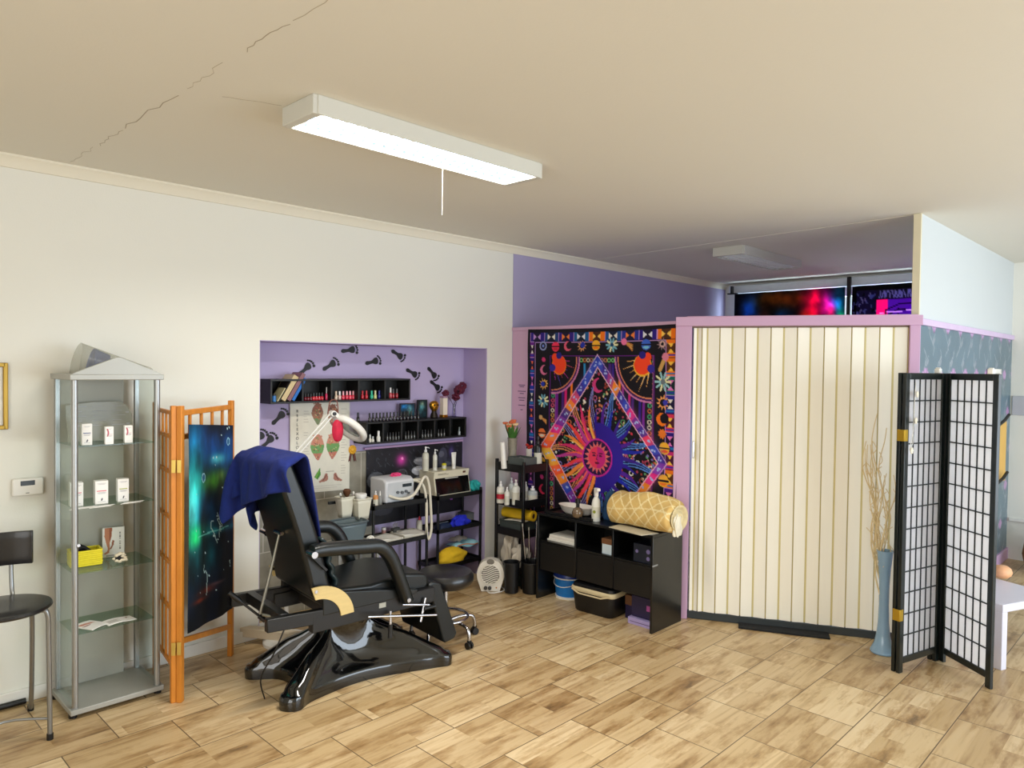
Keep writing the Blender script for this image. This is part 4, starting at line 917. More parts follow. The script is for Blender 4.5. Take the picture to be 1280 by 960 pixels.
# front rack, lower shelf
z = zA2
def tray(label, px, py, w_, d_, rz, y):
    p = PY(px, py, y); r = thing('paper_tray', label, 'tray', (p.x, y, z), rz); b = M(); b.box(-w_/2, w_/2, -d_/2, d_/2, 0, .006)
    for s in (-1, 1): b.box(s*w_/2-.003, s*w_/2+.003, -d_/2, d_/2, 0, .028); b.box(-w_/2, w_/2, s*d_/2-.003, s*d_/2+.003, 0, .028)
    b.build('tray_body', m_pulp, r, smooth=False)
    M().surf(lambda u, v: (w_*.46*(2*u-1), d_*.44*(2*v-1), .02+.006*math.sin(u*6+v*4)), 10, 8).build('paper', mat('white paper', (236, 232, 222)), r, solid=.012)
tray('left white tray on the front rack\'s lower shelf', 481, 675, .20, .2, .06, 4.67)
tray('right white tray on the front rack\'s lower shelf', 511, 668, .22, .2, -.04, 4.68)
pz = PY(481, 662, 4.79)
r = thing('jar', 'small pink and white jar behind the left white tray', 'jar', (pz.x, 4.805, z)); M().lathe([(.016, 0), (.017, .003), (.017, .05)], n=16).build('jar_body', mat('rose jar', (206, 150, 140), .3), r); M().cyl((0, 0, .05), (0, 0, .068), .018).build('lid', m_white, r)
pz = PY(494, 655, 4.8)
r = thing('tool_block', 'small grey tool block with metal bits on the front rack', 'tool', (pz.x, 4.80, z), .3); M().box(-.04, .04, -.02, .02, 0, .05).build('block', mat('grey block', (90, 90, 86), .5), r, bevel=.003)
for i in range(5): M().cyl((-.03+.015*i, 0, .048), (-.03+.015*i, 0, .085+.006*(i % 3)), .003, n=8).build('bit', m_chrome, r)
# bottle with red cap behind, between the racks
r = pump_bottle('white bottle with a red cap at the right end of the front rack\'s lower shelf', P5(526, 650, 4.72), 4.74, z, .125, .024, (206, 200, 190), False, cap=(206, 34, 60))
# white buckets with brushes hung on a bar left of the rack
r = thing('bucket', 'left white hanging bucket with a make-up brush', 'bucket', (2.955, 4.60, .725))
def bucket_(r, w0, w1, h):
    b = M()
    def fn(u, v):
        t = 2*PI*u; s = w0+(w1-w0)*v; c_, s_ = math.cos(t), math.sin(t); k = 1/max(abs(c_), abs(s_))**.75
        return (s*c_*k, s*.8*s_*k, h*v)
    b.surf(fn, 32, 5); b.plate((0, 0, .002), (1, 0, 0), (0, 1, 0), [(fn(i/32, 0)[0], fn(i/32, 0)[1]) for i in range(32)], .002)
    b.build('bucket_body', mat('white bucket', (220, 216, 198), .4, var=.03), r, solid=.003)
    M().tube([(w1*1.02*math.cos(2*PI*i/32)/max(abs(math.cos(2*PI*i/32)), abs(math.sin(2*PI*i/32)))**.75, w1*.82*math.sin(2*PI*i/32)/max(abs(math.cos(2*PI*i/32)), abs(math.sin(2*PI*i/32)))**.75, h) for i in range(32)], .005, n=8, closed=True).build('rim', mat('white bucket', (220, 216, 198)), r)
bucket_(r, .04, .058, .15)
tag_b = thing('brush', 'wooden handled brush with dark tip standing in the left white bucket', 'brush', (2.965, 4.60, .733))
M().tube([(0, 0, 0), (.006, -.004, .14)], [.006, .009], n=10).build('brush_handle', mat('pale wood', (206, 180, 130), .5), tag_b); M().lathe([(.009, .138), (.026, .165), (.03, .185), (.018, .198), (0, .2)], c=(.006, -.004, 0), n=16).build('bristles', mat('dark brown bristle', (92, 56, 30), .8, var=.4, scale=90), tag_b)
for i, (dx, lb) in enumerate(((-.025, 'white handled tool leaning in the left white bucket, at its left edge'), (.022, 'white handled tool leaning in the left white bucket, at its right edge'))):
    t = thing('hand_tool', lb, 'tool', (2.955+dx, 4.585, .733)); M().tube([(0, 0, 0), (dx*1.3, -.02, .165)], .004, n=8).build('shaft', m_chrome, t); M().ball((dx*1.35, -.021, .17), (.008, .008, .012), 10, 8).build('tip', m_white, t)
r = thing('bucket', 'right white hanging bucket with a white tub inside', 'bucket', (3.065, 4.55, .705)); bucket_(r, .045, .064, .15)
r = thing('tub', 'small white tub inside the right white bucket', 'tub', (3.065, 4.555, .712)); M().lathe([(.034, 0), (.04, .16)], n=24).build('tub_body', m_white, r); M().lathe([(.044, .158), (.044, .176), (.04, .18), (0, .18)], n=24).build('lid', m_white, r)
tag(M((3.01, 4.665, .84)).bar((2.86, 4.665, .83), (3.168, 4.665, .83), .02, .02).bar((2.955, 4.665, .83), (2.955, 4.60, .87), .012, .006).bar((3.065, 4.665, .83), (3.065, 4.60, .85), .012, .006).bar((3.168, 4.665, .83), (3.175, 4.6, .79), .012, .01).build('hook_rail', m_blackmetal), 'black bar holding the two white buckets', 'rail')
# grey basin on a small stand behind the chair
r = thing('basin', 'grey see-through basin behind the treatment chair\'s armrest', 'basin', (2.905, 4.48, .552))
b = M(); pf = lambda s, z: [(s*1.15*math.cos(t)/max(abs(math.cos(t)), abs(math.sin(t)))**.6, s*.85*math.sin(t)/max(abs(math.cos(t)), abs(math.sin(t)))**.6, z) for t in [2*PI*i/36 for i in range(36)]]
b.surf(lambda u, v: tuple(np.array(pf(.085+.03*v, .165*v)[int(round(u*36)) % 36])), 36, 6); b.plate((0, 0, .001), (1, 0, 0), (0, 1, 0), [(x, y) for x, y, _ in pf(.085, 0)], .003)
b.build('basin_body', cloudy('smoke grey plastic', (120, 136, 142), .72, .25), r, solid=.003)
M().tube([(x, y, .166) for x, y, _ in pf(.118, 0)], .0075, n=8, closed=True).build('rim', mat('grey rim', (84, 96, 100), .35), r)
r = thing('side_stand', 'low grey stand under the grey basin, mostly behind the treatment chair', 'stand', (2.93, 4.5, 0))
M().box(-.17, .19, -.13, .13, .53, .55).build('stand_top', mat('grey laminate', (150, 150, 146), .5), r, bevel=.004)
for sx in (-.15, .17):
    for sy in (-.11, .11): M().box(sx-.012, sx+.012, sy-.012, sy+.012, 0, .53).build('leg', mat('grey laminate', (150, 150, 146)), r, bevel=.002)
crumple('tissue', 'white tissue lying on the stand right of the grey basin', 'tissue', (3.075, 4.44, .55), .03, .028, .03, (232, 228, 216), seed=12)
# magnifier lamp on a floor pole
r = thing('magnifier_lamp', 'white magnifier lamp with a bent arm in front of the foot chart', 'lamp', (2.385, 4.4, 0))
ml = mat('white lamp enamel', (232, 230, 224), .35, var=.02)
M().lathe([(.15, 0), (.15, .02), (.13, .04), (.03, .05), (.02, .06)], n=32).build('base', ml, r); M().cyl((0, 0, .05), (0, 0, .70), .014).build('pole', ml, r)
J1, J2 = Vector((.02, -.03, 1.225)), Vector((.32, -.03, 1.51))
M().tube([(0, 0, .7), (.0, 0, .72), (.02, -.03, 1.22)], .012).build('lower_arm', ml, r)
for s in (-1, 1): M().bar(J1+Vector((s*.009, 0, -s*.009)), J2+Vector((s*.009, 0, -s*.009)), .014, .008).build('upper_arm', ml, r, bevel=.002)
for q in (J1, J2): M().cyl(q+Vector((0, .022, 0)), q-Vector((0, .022, 0)), .022).build('joint', ml, r, bevel=.003)
M().cyl(J2-Vector((0, .022, 0)), J2-Vector((0, .034, 0)), .012).build('knob', m_blackp, r)
hd = (Vector((.53, -.06, 1.335))-J2).normalized(); c0 = J2+hd*.17; nrm = Vector((-.62, -.25, -.74)).normalized(); nrm = (nrm-hd*nrm.dot(hd)).normalized(); sd = nrm.cross(hd)
ringp = [(c0+hd*.115*math.cos(t)+sd*.075*math.sin(t)) for t in [2*PI*i/40 for i in range(40)]]
b = M(); b.tube(ringp, .026, n=12, closed=True); b.bar(J2, c0-hd*.10, .05, .03, up=nrm); hd_o = b.build('head', ml, r)
M().plate(c0, hd, sd, [(.1*math.cos(2*PI*i/32), .06*math.sin(2*PI*i/32)) for i in range(32)], .004).build('lens', cloudy('lens', (210, 216, 214), .3, .1), r)
M().tube(spline([J2+Vector((-.03, .01, .0)), J2+Vector((-.01, .01, .085)), J2+Vector((.04, .01, .085)), J2+Vector((.045, 0, .0))], 6), .004, n=8).build('spring', mat('rust wire', (120, 66, 54), .5), r)
r = thing('pouch', 'dark red pouch hanging from the white lamp arm', 'pouch', (2.735, 4.345, 1.40))
M().surf(lambda u, v: (.042*math.cos(2*PI*u)*math.sin(PI*v)**.7*(1+.15*math.sin(6*PI*u)), .02*math.sin(2*PI*u)*math.sin(PI*v)**.7, .07*math.cos(PI*v)*(1 if v < .5 else 1.2)), 26, 14).build('body', mat('crimson cloth', (200, 24, 62), .7, var=.4, scale=18), r)
M().tube([(0, 0, .065), (-.01, .01, .1)], .0025, n=6).build('cord', mat('rust wire', (120, 66, 54)), r)

# ================================================================== TREATMENT CHAIR
CH, CRZ = Vector((2.45, 3.74, 0)), math.radians(-5)
r = thing('treatment_chair', 'black reclining treatment chair on a glossy moulded foot', 'chair', CH, CRZ)
m_lea = mat('black leatherette', (12, 17, 18), .34, var=.2, scale=5, bump=.06, bscale=200)
m_gloss = mat('glossy black shell', (8, 9, 10), .1, var=.1, coat=.8)
m_frame = mat('satin black steel', (18, 18, 19), .38, var=.1)
# moulded foot: four lobes running into a central column
outl = spline([(.50, -.22), (.545, -.275), (.50, -.335), (.38, -.30), (.0, -.20), (-.34, -.245), (-.455, -.305), (-.52, -.285), (-.535, -.21), (-.40, -.10), (-.37, .02), (-.40, .14), (-.53, .235), (-.52, .31), (-.44, .325), (-.3, .25), (.0, .19), (.34, .27), (.47, .335), (.54, .29), (.51, .22), (.40, .12), (.36, 0), (.40, -.12)], 5, True)
b = M(); nO = len(outl)
levels = [(1.0, .0), (1.0, .012), (1.005, .05), (.985, .068), (.95, .074)]
ts = [.9, .82, .74, .66, .58, .5, .42, .34, .27, .22]
ridge = []
for x, y in outl: ridge.append(math.hypot(x, y))
mxr = max(ridge)
rings = []
for s, z in levels: rings.append([(x*s, y*s, z) for x, y in outl])
for t in ts:
    q = (1-t)/(1-.22); row = []
    for (x, y), rd in zip(outl, ridge):
        lift = .078+.275*(q**1.45)+.03*math.sin(PI*q)*((rd-.2)/(mxr-.2))-.03*math.sin(PI*q)*(1-(rd-.2)/(mxr-.2))
        k = t; cx_, cy2 = x*k, y*k
        if q > .55:
            w2 = (q-.55)/.45; an = math.atan2(y, x); cx_ = cx_*(1-w2)+.145*math.cos(an)*w2; cy2 = cy2*(1-w2)+.128*math.sin(an)*w2
        row.append((cx_-.05*q, cy2, lift))
    rings.append(row)
R_ = [[b.v(p) for p in row] for row in rings]
for A, Bq in zip(R_, R_[1:]):
    for j in range(nO): b.f([A[j], A[(j+1) % nO], Bq[(j+1) % nO], Bq[j]])
b.f(R_[0][::-1]); b.f(R_[-1])
bs = b.build('moulded_foot', m_gloss, r)
b = M(); b.lathe([(.125, .335), (.128, .352), (.115, .358), (.115, .37), (.128, .376), (.128, .392), (.115, .398), (.115, .41), (.128, .416), (.128, .43), (.11, .44)], c=(-.05, 0, 0), n=32); b.build('column_collar', m_gloss, r)
# frame rails
for s in (-1, 1):
    M().hexa([(-.63, s*.26-.022, .445), (-.16, s*.26-.022, .42), (-.16, s*.26+.022, .42), (-.63, s*.26+.022, .445), (-.63, s*.26-.022, .515), (-.16, s*.26-.022, .50), (-.16, s*.26+.022, .50), (-.63, s*.26+.022, .515)]).build('rail', m_frame, r, bevel=.005)
    M().hexa([(-.38, s*.255-.028, .385), (.42, s*.255-.028, .40), (.42, s*.255+.028, .40), (-.38, s*.255+.028, .385), (-.38, s*.255-.028, .475), (.42, s*.255-.028, .49), (.42, s*.255+.028, .49), (-.38, s*.255+.028, .475)]).build('seat_rail', m_frame, r, bevel=.005)
M().bar((-.52, -.24, .485), (-.52, .24, .485), .05, .06).build('cross_beam', m_frame, r, bevel=.005)
M().box(-.26, .2, -.16, .16, .425, .50).build('lift_plate', m_frame, r, bevel=.006)
# wooden side arcs
for s in (-1, 1):
    y = -.293 if s < 0 else .281
    arc = [(-.35+.215*math.cos(t), .445+.195*math.sin(t)) for t in np.linspace(PI*.56, PI*.02, 16)]+[(-.35+.135*math.cos(t), .445+.125*math.sin(t)) for t in np.linspace(PI*.02, PI*.54, 14)]
    M().prism(arc, 'y', y, y+.012).build('wood_arc', mat('pale plywood', (214, 190, 130), .5, var=.12, scale=8, stretch=(2, 1, 14)), r, bevel=.001)
    M().cyl((-.365, y-.003, .615), (-.365, y+.02, .615), .009).build('bolt', m_chrome, r)
# seat cushion
def pad(prof, y0, y1, name, par, bev=.02, m=m_lea, solid=None):
    return M().prism(prof, 'y', y0, y1).build(name, m, par, bevel=bev, seg=4)
pad([(-.30, .50), (.375, .475), (.40, .50), (.40, .545), (.37, .575), (.22, .60), (.0, .575), (-.30, .60)], -.245, .245, 'seat', r)
pad([(-.32, .47), (.28, .475), (.30, .50), (.05, .545), (-.32, .60)], -.285, -.25, 'side_panel', r, .006)
pad([(-.32, .47), (.28, .475), (.30, .50), (.05, .545), (-.32, .60)], .25, .285, 'side_panel', r, .006)
# backrest: a tapering pad leaning towards the cabinet
def back(name, x_off, th, w0, w1, z0, z1, m, bev):
    b = M(); n = 10
    def fn(f):
        z = z0+(z1-z0)*f; x = -.345-(z-.6)*.30+.03*math.sin(PI*f)*.6; return x+x_off, z
    rows = []
    for i in range(n+1):
        f = i/n; x, z = fn(f); w_ = w0+(w1-w0)*f
        bul = .02*math.sin(PI*min(1, f*1.15))
        row = []
        for (dx, k) in ((0, -1), (0, 1), (th, 1), (th+bul, .6), (th+bul, -.6), (th, -1)): row.append(b.v((x+dx, w_*k, z+.30*dx*0)))
        rows.append(row)
    for A, Bq in zip(rows, rows[1:]):
        for j in range(6): b.f([A[j], A[(j+1) % 6], Bq[(j+1) % 6], Bq[j]])
    b.f(rows[0][::-1]); b.f(rows[-1]); return b.build(name, m, r, bevel=bev, seg=4)
back('backrest', -.03, .115, .26, .235, .56, 1.325, m_lea, .022)
# pleats across the lower back
M().surf(lambda u, v: (-.215-.085*u+.016*abs(math.sin(u*4*PI)), -.225+.45*v, .60+.28*u), 40, 8).build('lumbar_pleats', mat('dark green black leatherette', (30, 46, 50), .3, var=.2), r, solid=.02)
# armrests
for s in (-1, 1):
    y = s*.315
    pts = [(-.40, y, .845), (-.32, y, .845), (-.1, y, .825), (.01, y, .81), (.075, y, .75), (.12, y, .66), (.20, y, .46)]
    sp = spline(pts, 6); b = M(); n = 16; rings = []
    for i, p in enumerate(sp):
        t = np.array(sp[min(i+1, len(sp)-1)])-np.array(sp[max(i-1, 0)]); t /= np.linalg.norm(t); up = np.array([-t[2], 0, t[0]]); q = i/(len(sp)-1)
        hw, hh = .044, .034+.006*math.sin(PI*q)
        rings.append([b.v(np.array(p)+np.array([0, 1, 0])*hw*math.copysign(abs(math.cos(a))**.7, math.cos(a))+up*hh*math.copysign(abs(math.sin(a))**.7, math.sin(a))) for a in [2*PI*j/n for j in range(n)]])
    for A, Bq in zip(rings, rings[1:]):
        for j in range(n): b.f([A[j], A[(j+1) % n], Bq[(j+1) % n], Bq[j]])
    b.f(rings[0][::-1]); b.f(rings[-1])
    ar = b.build('armrest', m_lea, r)
    M().cyl((-.405, y-.03*s, .835), (-.405, y+.045*s, .835), .018).build('pivot', m_chrome, ar); M().cyl((.185, y-.04*s, .475), (.185, y+.046*s, .475), .012).build('pivot', m_chrome, ar)
    M().bar((-.405, s*.275, .83), (-.30, s*.275, .72), .03, .012).build('armrest_bracket', m_frame, ar)
# leg rest
pad([(.395, .50), (.43, .515), (.49, .495), (.62, .15), (.60, .12), (.53, .105), (.51, .12)], -.25, .235, 'leg_rest', r, .012)
# struts, levers, label
M().tube([(-.565, -.02, .465), (-.50, -.03, .74), (-.465, -.04, .905)], [.009, .009, .007], n=12).build('gas_strut', mat('grey steel', (150, 148, 138), .35, .7), r)
M().cyl((-.465, -.075, .905), (-.465, .02, .905), .011).build('strut_pin', m_chrome, r)
M().tube([(-.565, -.06, .47), (-.47, -.25, .47)], .008).build('strut_bar', mat('grey steel', (150, 148, 138)), r)
lv = M().tube([(-.66, .06, .545), (-.54, .0, .425)], .007).build('lever', m_frame, r); M().tube([(-.70, .08, .585), (-.66, .06, .545), (-.645, .05, .53)], [.013, .016, .010], n=12).build('knob', m_blackp, lv); M().tube([(-.56, .01, .445), (-.53, -.005, .415)], .014, n=12).build('grip', m_blackp, lv)
for a, c_ in (((-.07, -.33, .425), (.40, -.33, .335)), ((.17, -.31, .44), (.36, -.31, .40))): M().tube([a, c_], .0075, n=10).build('pull_rod', m_chrome, r)
l2 = M().tube([(.09, -.31, .42), (.085, -.32, .33)], .008, n=10).build('lever', m_chrome, r); M().tube([(.086, -.32, .345), (.083, -.322, .27)], [.012, .015], n=12).build('grip', m_blackp, l2)
M().tube([(.34, -.3, .445), (.30, -.31, .31)], .008, n=10).build('lever', m_chrome, r)
M().tube([(.32, -.315, .385), (.40, -.315, .385)], .012, n=10).build('grip', m_blackp, r)
M().box(.03, .075, -.2845, -.282, .44, .468).build('type_plate', mat('steel plate', (170, 170, 160), .4, .4), r)
M().tube(spline([(-.50, -.22, .45), (-.56, -.2, .30), (-.60, -.12, .15), (-.57, -.1, .02)], 6), .004, n=6).build('cable', m_blackp, r)
for x, y in ((.47, -.27), (-.47, -.25), (.47, .28), (-.46, .27)): pass
for x in (.35,): M().cyl((x, -.27, 0), (x, -.27, .03), .018).build('foot_roller', m_blackp, r)
# cream floor beam behind the chair's foot
b = M(); tag(b.bar((2.16, 4.66, .07), (2.40, 4.25, .07), .06, .06).bar((2.16, 4.63, .0), (2.16, 4.63, .05), .05, .05).bar((2.39, 4.27, .0), (2.39, 4.27, .05), .05, .05).build('floor_beam', [mat('cream beam', (206, 190, 164), .5, var=.1)], bevel=.004), 'cream beam on the floor behind the treatment chair\'s foot', 'beam')

# blue towel thrown over the top of the backrest
m_tow = mat('royal blue terry', (8, 30, 104), .95, var=.3, scale=40, bump=.5, bscale=260)
# the cloth is let fall over the top of the backrest and kept as it came to rest
def drape(nu, nv, x0, x1, y0, y1, z0, skew, steps=260):
    U, V = np.meshgrid(np.linspace(0, 1, nu), np.linspace(0, 1, nv), indexing='ij')
    X = np.stack([x0+(x1-x0)*U+skew*(V-.5), y0+(y1-y0)*V-skew*.8*(U-.5), z0+.012*np.sin(V*19+U*5)+.01*np.sin(U*23-V*7)], -1); Q = X.copy()
    du, dv = (x1-x0)/(nu-1), (y1-y0)/(nv-1); dg = math.hypot(du, dv); cons = []
    for st in (0, 1):
        cons += [((slice(st, nu-1, 2), slice(None)), (slice(st+1, nu, 2), slice(None)), du, 1.), ((slice(None), slice(st, nv-1, 2)), (slice(None), slice(st+1, nv, 2)), dv, 1.)]
        cons += [((slice(st, nu-1, 2), slice(0, nv-1)), (slice(st+1, nu, 2), slice(1, nv)), dg, .5), ((slice(st, nu-1, 2), slice(1, nv)), (slice(st+1, nu, 2), slice(0, nv-1)), dg, .5)]
    for st in range(4):
        if nu-3 > st: cons += [((slice(st, nu-3, 4), slice(None)), (slice(st+3, nu, 4), slice(None)), 3*du, .12), ((slice(None), slice(st, nv-3, 4)), (slice(None), slice(st+3, nv, 4)), 3*dv, .12)]
    ax = np.array([-.287, 0, .958]); nx = np.array([.958, 0, .287]); c0 = np.array([2.055, 3.745, .9]); hw, ht, top = .272, .086, .470
    grip = np.zeros((nu, nv), bool); held = grip.copy(); hold = X.copy()
    for k in range(steps):
        vel = (X-Q)*.965; vel[..., 2] -= .0011; Q = X.copy(); X = X+vel
        for it in range(10):
            for A, B_, L0, w in cons:
                a_, b_ = X[A], X[B_]
                m_ = [min(a_.shape[0], b_.shape[0]), min(a_.shape[1], b_.shape[1])]; A2 = a_[:m_[0], :m_[1]]; B2 = b_[:m_[0], :m_[1]]
                d = B2-A2; l = np.linalg.norm(d, axis=-1, keepdims=True)+1e-9; c = d*(.5*w*(l-L0)/l); A2 += c; B2 -= c
            r_ = X-c0; a = r_@ax; n = r_@nx; y = r_[..., 1]
            rad = .03; qa = np.maximum(np.stack([a-(top-rad), np.abs(n)-(ht-rad), np.abs(y)-(hw-rad)], -1), 0)
            ins = (a < top) & (np.abs(n) < ht) & (np.abs(y) < hw)
            dist = np.linalg.norm(qa, axis=-1); out = dist-rad
            hit = ins & (out < .014)
            if hit.any():
                pen = np.stack([top-a, ht-np.abs(n), hw-np.abs(y)], -1); core = dist < 1e-6
                g = np.where(core[..., None], (pen == pen.min(-1, keepdims=True))*1., qa/np.maximum(dist, 1e-6)[..., None])
                depth = np.where(core, pen.min(-1), -out)
                push = (g[..., 0:1]*ax+g[..., 1:2]*np.sign(n)[..., None]*nx+g[..., 2:3]*np.sign(y)[..., None]*np.array([0, 1., 0]))*depth[..., None]
                X = np.where(hit[..., None], X+push, X); Q = np.where(hit[..., None], X, Q); grip |= hit & (a > top-.035) & (it == 0)
            if grip.any(): new = grip & ~held; hold[new] = X[new]; held |= grip; X[held] = hold[held]; Q[held] = hold[held]
    return X
TWL = drape(46, 44, 1.60, 2.40, 3.48, 4.27, 1.43, -.26)
b = M((2.0, 3.74, 1.2)); g_ = [[b.v(TWL[i, j]) for j in range(TWL.shape[1])] for i in range(TWL.shape[0])]
for i in range(len(g_)-1):
    for j in range(len(g_[0])-1): b.f([g_[i][j], g_[i+1][j], g_[i+1][j+1], g_[i][j+1]])
tag(b.build('towel', m_tow, solid=.016, sub=1), 'royal blue towel thrown over the top of the treatment chair', 'towel')

# rolling stool
r = thing('rolling_stool', 'round black stool on chrome castors behind the treatment chair', 'stool', (3.165, 3.70, 0), .35)
M().lathe([(0, .37), (.13, .37), (.168, .382), (.190, .41), (.191, .445), (.174, .47), (.12, .48), (0, .477)], n=44).build('seat', m_vinyl, r)
M().cyl((0, 0, .16), (0, 0, .39), .022).build('column', m_chrome, r); M().cyl((0, 0, .10), (0, 0, .17), .032).build('hub', m_blackp, r)
M().tube([(.155*math.cos(2*PI*i/40), .155*math.sin(2*PI*i/40), .165) for i in range(40)], .0095, n=10, closed=True).build('foot_ring', m_chrome, r)
for i in range(5):
    t = 2*PI*i/5-.6; c_, s_ = math.cos(t), math.sin(t)
    lg = M().tube(spline([(.02*c_, .02*s_, .13), (.12*c_, .12*s_, .145), (.2*c_, .2*s_, .135), (.225*c_, .225*s_, .10), (.228*c_, .228*s_, .055)], 5), .0115, n=12).build('leg', m_chrome, r)
    b = M()
    for k in (-1, 1): b.cyl((.228*c_-s_*.006*k, .228*s_+c_*.006*k, .024), (.228*c_-s_*.02*k, .228*s_+c_*.02*k, .024), .024)
    b.box(.228*c_-.012, .228*c_+.012, .228*s_-.012, .228*s_+.012, .03, .058); b.build('castor', m_blackp, lg, bevel=.002)

# fan heater
hp_ = PZ(611, 740); r = thing('fan_heater', 'white upright fan heater on the floor beside the black trolley', 'heater', (hp_.x+.05, hp_.y+.03, 0), math.radians(-48))
out = spline([(-.075, .0), (-.085, .03), (-.108, .10), (-.112, .15), (-.095, .21), (-.06, .248), (0, .262), (.06, .248), (.095, .21), (.112, .15), (.108, .10), (.085, .03), (.075, .0)], 4)
b = M(); b.prism([(x, z) for x, z in out], 'y', -.05, .05); m_heat = mat('heater plastic', (232, 226, 214), .35, var=.02); b.build('housing', m_heat, r, bevel=.012, seg=3)
M().prism([(.078*math.cos(2*PI*i/40), .142+.078*math.sin(2*PI*i/40)) for i in range(40)], 'y', -.054, -.045).build('grille_back', mat('dark grille', (120, 114, 104), .6), r)
for k in range(-4, 5):
    pts = []
    for i in range(13):
        x = -.078+.156*i/12; z = .142+k*.0175+.02*math.sin(x*28)
        if math.hypot(x, z-.142) < .08: pts.append((x, -.057, z))
    if len(pts) > 1: M().tube(pts, .0042, n=8).build('grille_bar', m_heat, r)
M().tube([(.08*math.cos(2*PI*i/40), -.053, .142+.08*math.sin(2*PI*i/40)) for i in range(40)], .006, n=8, closed=True).build('grille_ring', m_heat, r)
for x in (-.038, -.004): M().cyl((x, -.05, .033), (x, -.068, .033), .015).build('knob', mat('dark knob', (70, 68, 66), .4), r)
M().cyl((.05, -.05, .035), (.05, -.053, .035), .006).build('indicator', mat('amber lamp', (190, 120, 50), .3), r)
M().prism([(.05*math.cos(t)*.62, .247+.022*math.sin(t)) for t in [2*PI*i/24 for i in range(24)]], 'y', -.0545, -.0495).build('handle_slot', mat('dark grille', (120, 114, 104)), r)
cb = M(); cb.tube(spline([(hp_.x+.08, hp_.y+.08, .02), (hp_.x+.16, hp_.y+.02, .005), (hp_.x+.10, hp_.y-.07, .005), (hp_.x-.02, hp_.y-.04, .005), (hp_.x+.02, hp_.y+.06, .005)], 8), .0045, n=8)
tag(cb.build('power_cable', m_white), 'white power cable looped on the floor around the fan heater', 'cable')

# ================================================================== BLACK TROLLEY IN THE CORNER
tx0, tx1, ty0, ty1 = 4.345, 4.655, 4.10, 4.44
r = thing('trolley', 'tall black four tier trolley in the corner between niche and tapestry', 'trolley', ((tx0+tx1)/2, (ty0+ty1)/2, 0)); o = r.location; B = lambda: M(o)
for x in (tx0, tx1-.024):
    for y in (ty0, ty1-.024): B().box(x, x+.024, y, y+.024, .0, 1.06).build('post', m_blackp, r, bevel=.004)
TZ = (.985, .69, .44, .13)
for z in TZ:
    b = B(); b.box(tx0+.004, tx1-.004, ty0+.004, ty1-.004, z-.006, z)
    for q in (tx0+.003, tx1-.009): b.box(q, q+.006, ty0, ty1, z-.02, z+.045)
    for q in (ty0+.003, ty1-.009): b.box(tx0, tx1, q, q+.006, z-.02, z+.045)
    b.build('tier', m_blackp, r, smooth=False)
T = lambda px, py, x=4.5: PX(px, py, x)
def at_t(px, z, y): q = PY(px, 600, y); return (q.x, y, z)
# on the top tier
z = TZ[0]
r = thing('tube', 'tall white tube leaning at the left of the trolley\'s top tier', 'tube', at_t(630, z, 4.32)); M().tube([(0, 0, .002), (-.015, .01, .21)], [.024, .022], n=18).build('tube_body', m_white, r); M().tube([(-.015, .01, .21), (-.016, .0105, .222)], [.023, .02], n=18).build('cap', m_white, r)
r = thing('flower_vase', 'grey vase of orange and red flowers on the trolley\'s top tier', 'vase', at_t(640, z, 4.36))
M().lathe([(.036, 0), (.04, .005), (.036, .12), (.042, .24), (.045, .25)], n=28).build('vase', mat('mottled grey glass', (140, 134, 120), .25, var=.4, scale=24), r)
random.seed(33); mg, mo, mr_, my = mat('leaf green', (62, 112, 44), .6, var=.3, scale=30), mat('orange petals', (226, 120, 76), .6, var=.3, scale=50), mat('red petals', (196, 48, 40), .6, var=.3, scale=50), mat('cream petals', (236, 206, 160), .6)
b = M()
for k in range(16):
    t = random.random()*2*PI; q = random.uniform(.03, .1); h0 = random.uniform(.28, .38)
    b.surf(lambda u, v, t=t, q=q, h0=h0: ((.01+q*u)*math.cos(t)-math.sin(t)*(v-.5)*.034*math.sin(PI*min(1, u*.9+.1)), (.01+q*u)*math.sin(t)+math.cos(t)*(v-.5)*.034*math.sin(PI*min(1, u*.9+.1)), .22+(h0-.22)*u), 6, 3)
b.build('leaves', mg, r)
for k in range(12):
    t = random.random()*2*PI; q = random.uniform(0, .075); h0 = .37+random.uniform(-.02, .035)-q*.25; c = (q*math.cos(t), q*math.sin(t), h0); f_ = M()
    for j in range(8): a = 2*PI*j/8; f_.ball((c[0]+.014*math.cos(a), c[1]+.014*math.sin(a), c[2]+.004*(j % 2)), (.012, .012, .009), 8, 6)
    f_.ball(c, .012, 8, 6); f_.tube([(0, 0, .2), c], .0025, n=6); f_.build('flower', (mo, mr_, mo, my)[k % 4], r)
r = thing('storage_box', 'grey open box at the front of the trolley\'s top tier', 'box', (4.45, 4.22, z)); b = M(); b.box(-.075, .075, -.095, .095, 0, .004)
for s in (-1, 1): b.box(s*.075-.003, s*.075+.003, -.095, .095, 0, .10); b.box(-.075, .075, s*.095-.003, s*.095+.003, 0, .10)
b.build('box_body', cloudy('smoke box', (92, 100, 98), .8), r, bevel=.001); M().surf(lambda u, v: (-.07+.14*u, -.09+.18*v, .075+.012*math.sin(u*9+v*5)), 12, 10).build('contents', mat('grey contents', (120, 124, 120), .8, var=.4, scale=40), r, solid=.01)
b = M((*at_t(661, z, 4.30)[:2], z)); q = b.o; b.lathe([(.02, 0), (.024, .004), (.026, .15), (0, .155)], c=q, n=16); b.mi = 1
for k in range(5): b.ball(q+Vector((.022*math.cos(k*1.3), .018*math.sin(k*1.3), .16+.012*(k % 3))), (.014, .014, .012), 8, 6)
tag(b.build('cup', [m_white, mat('red petals', (196, 48, 40))]), 'white cup with red tips behind the grey box on the trolley', 'cup')
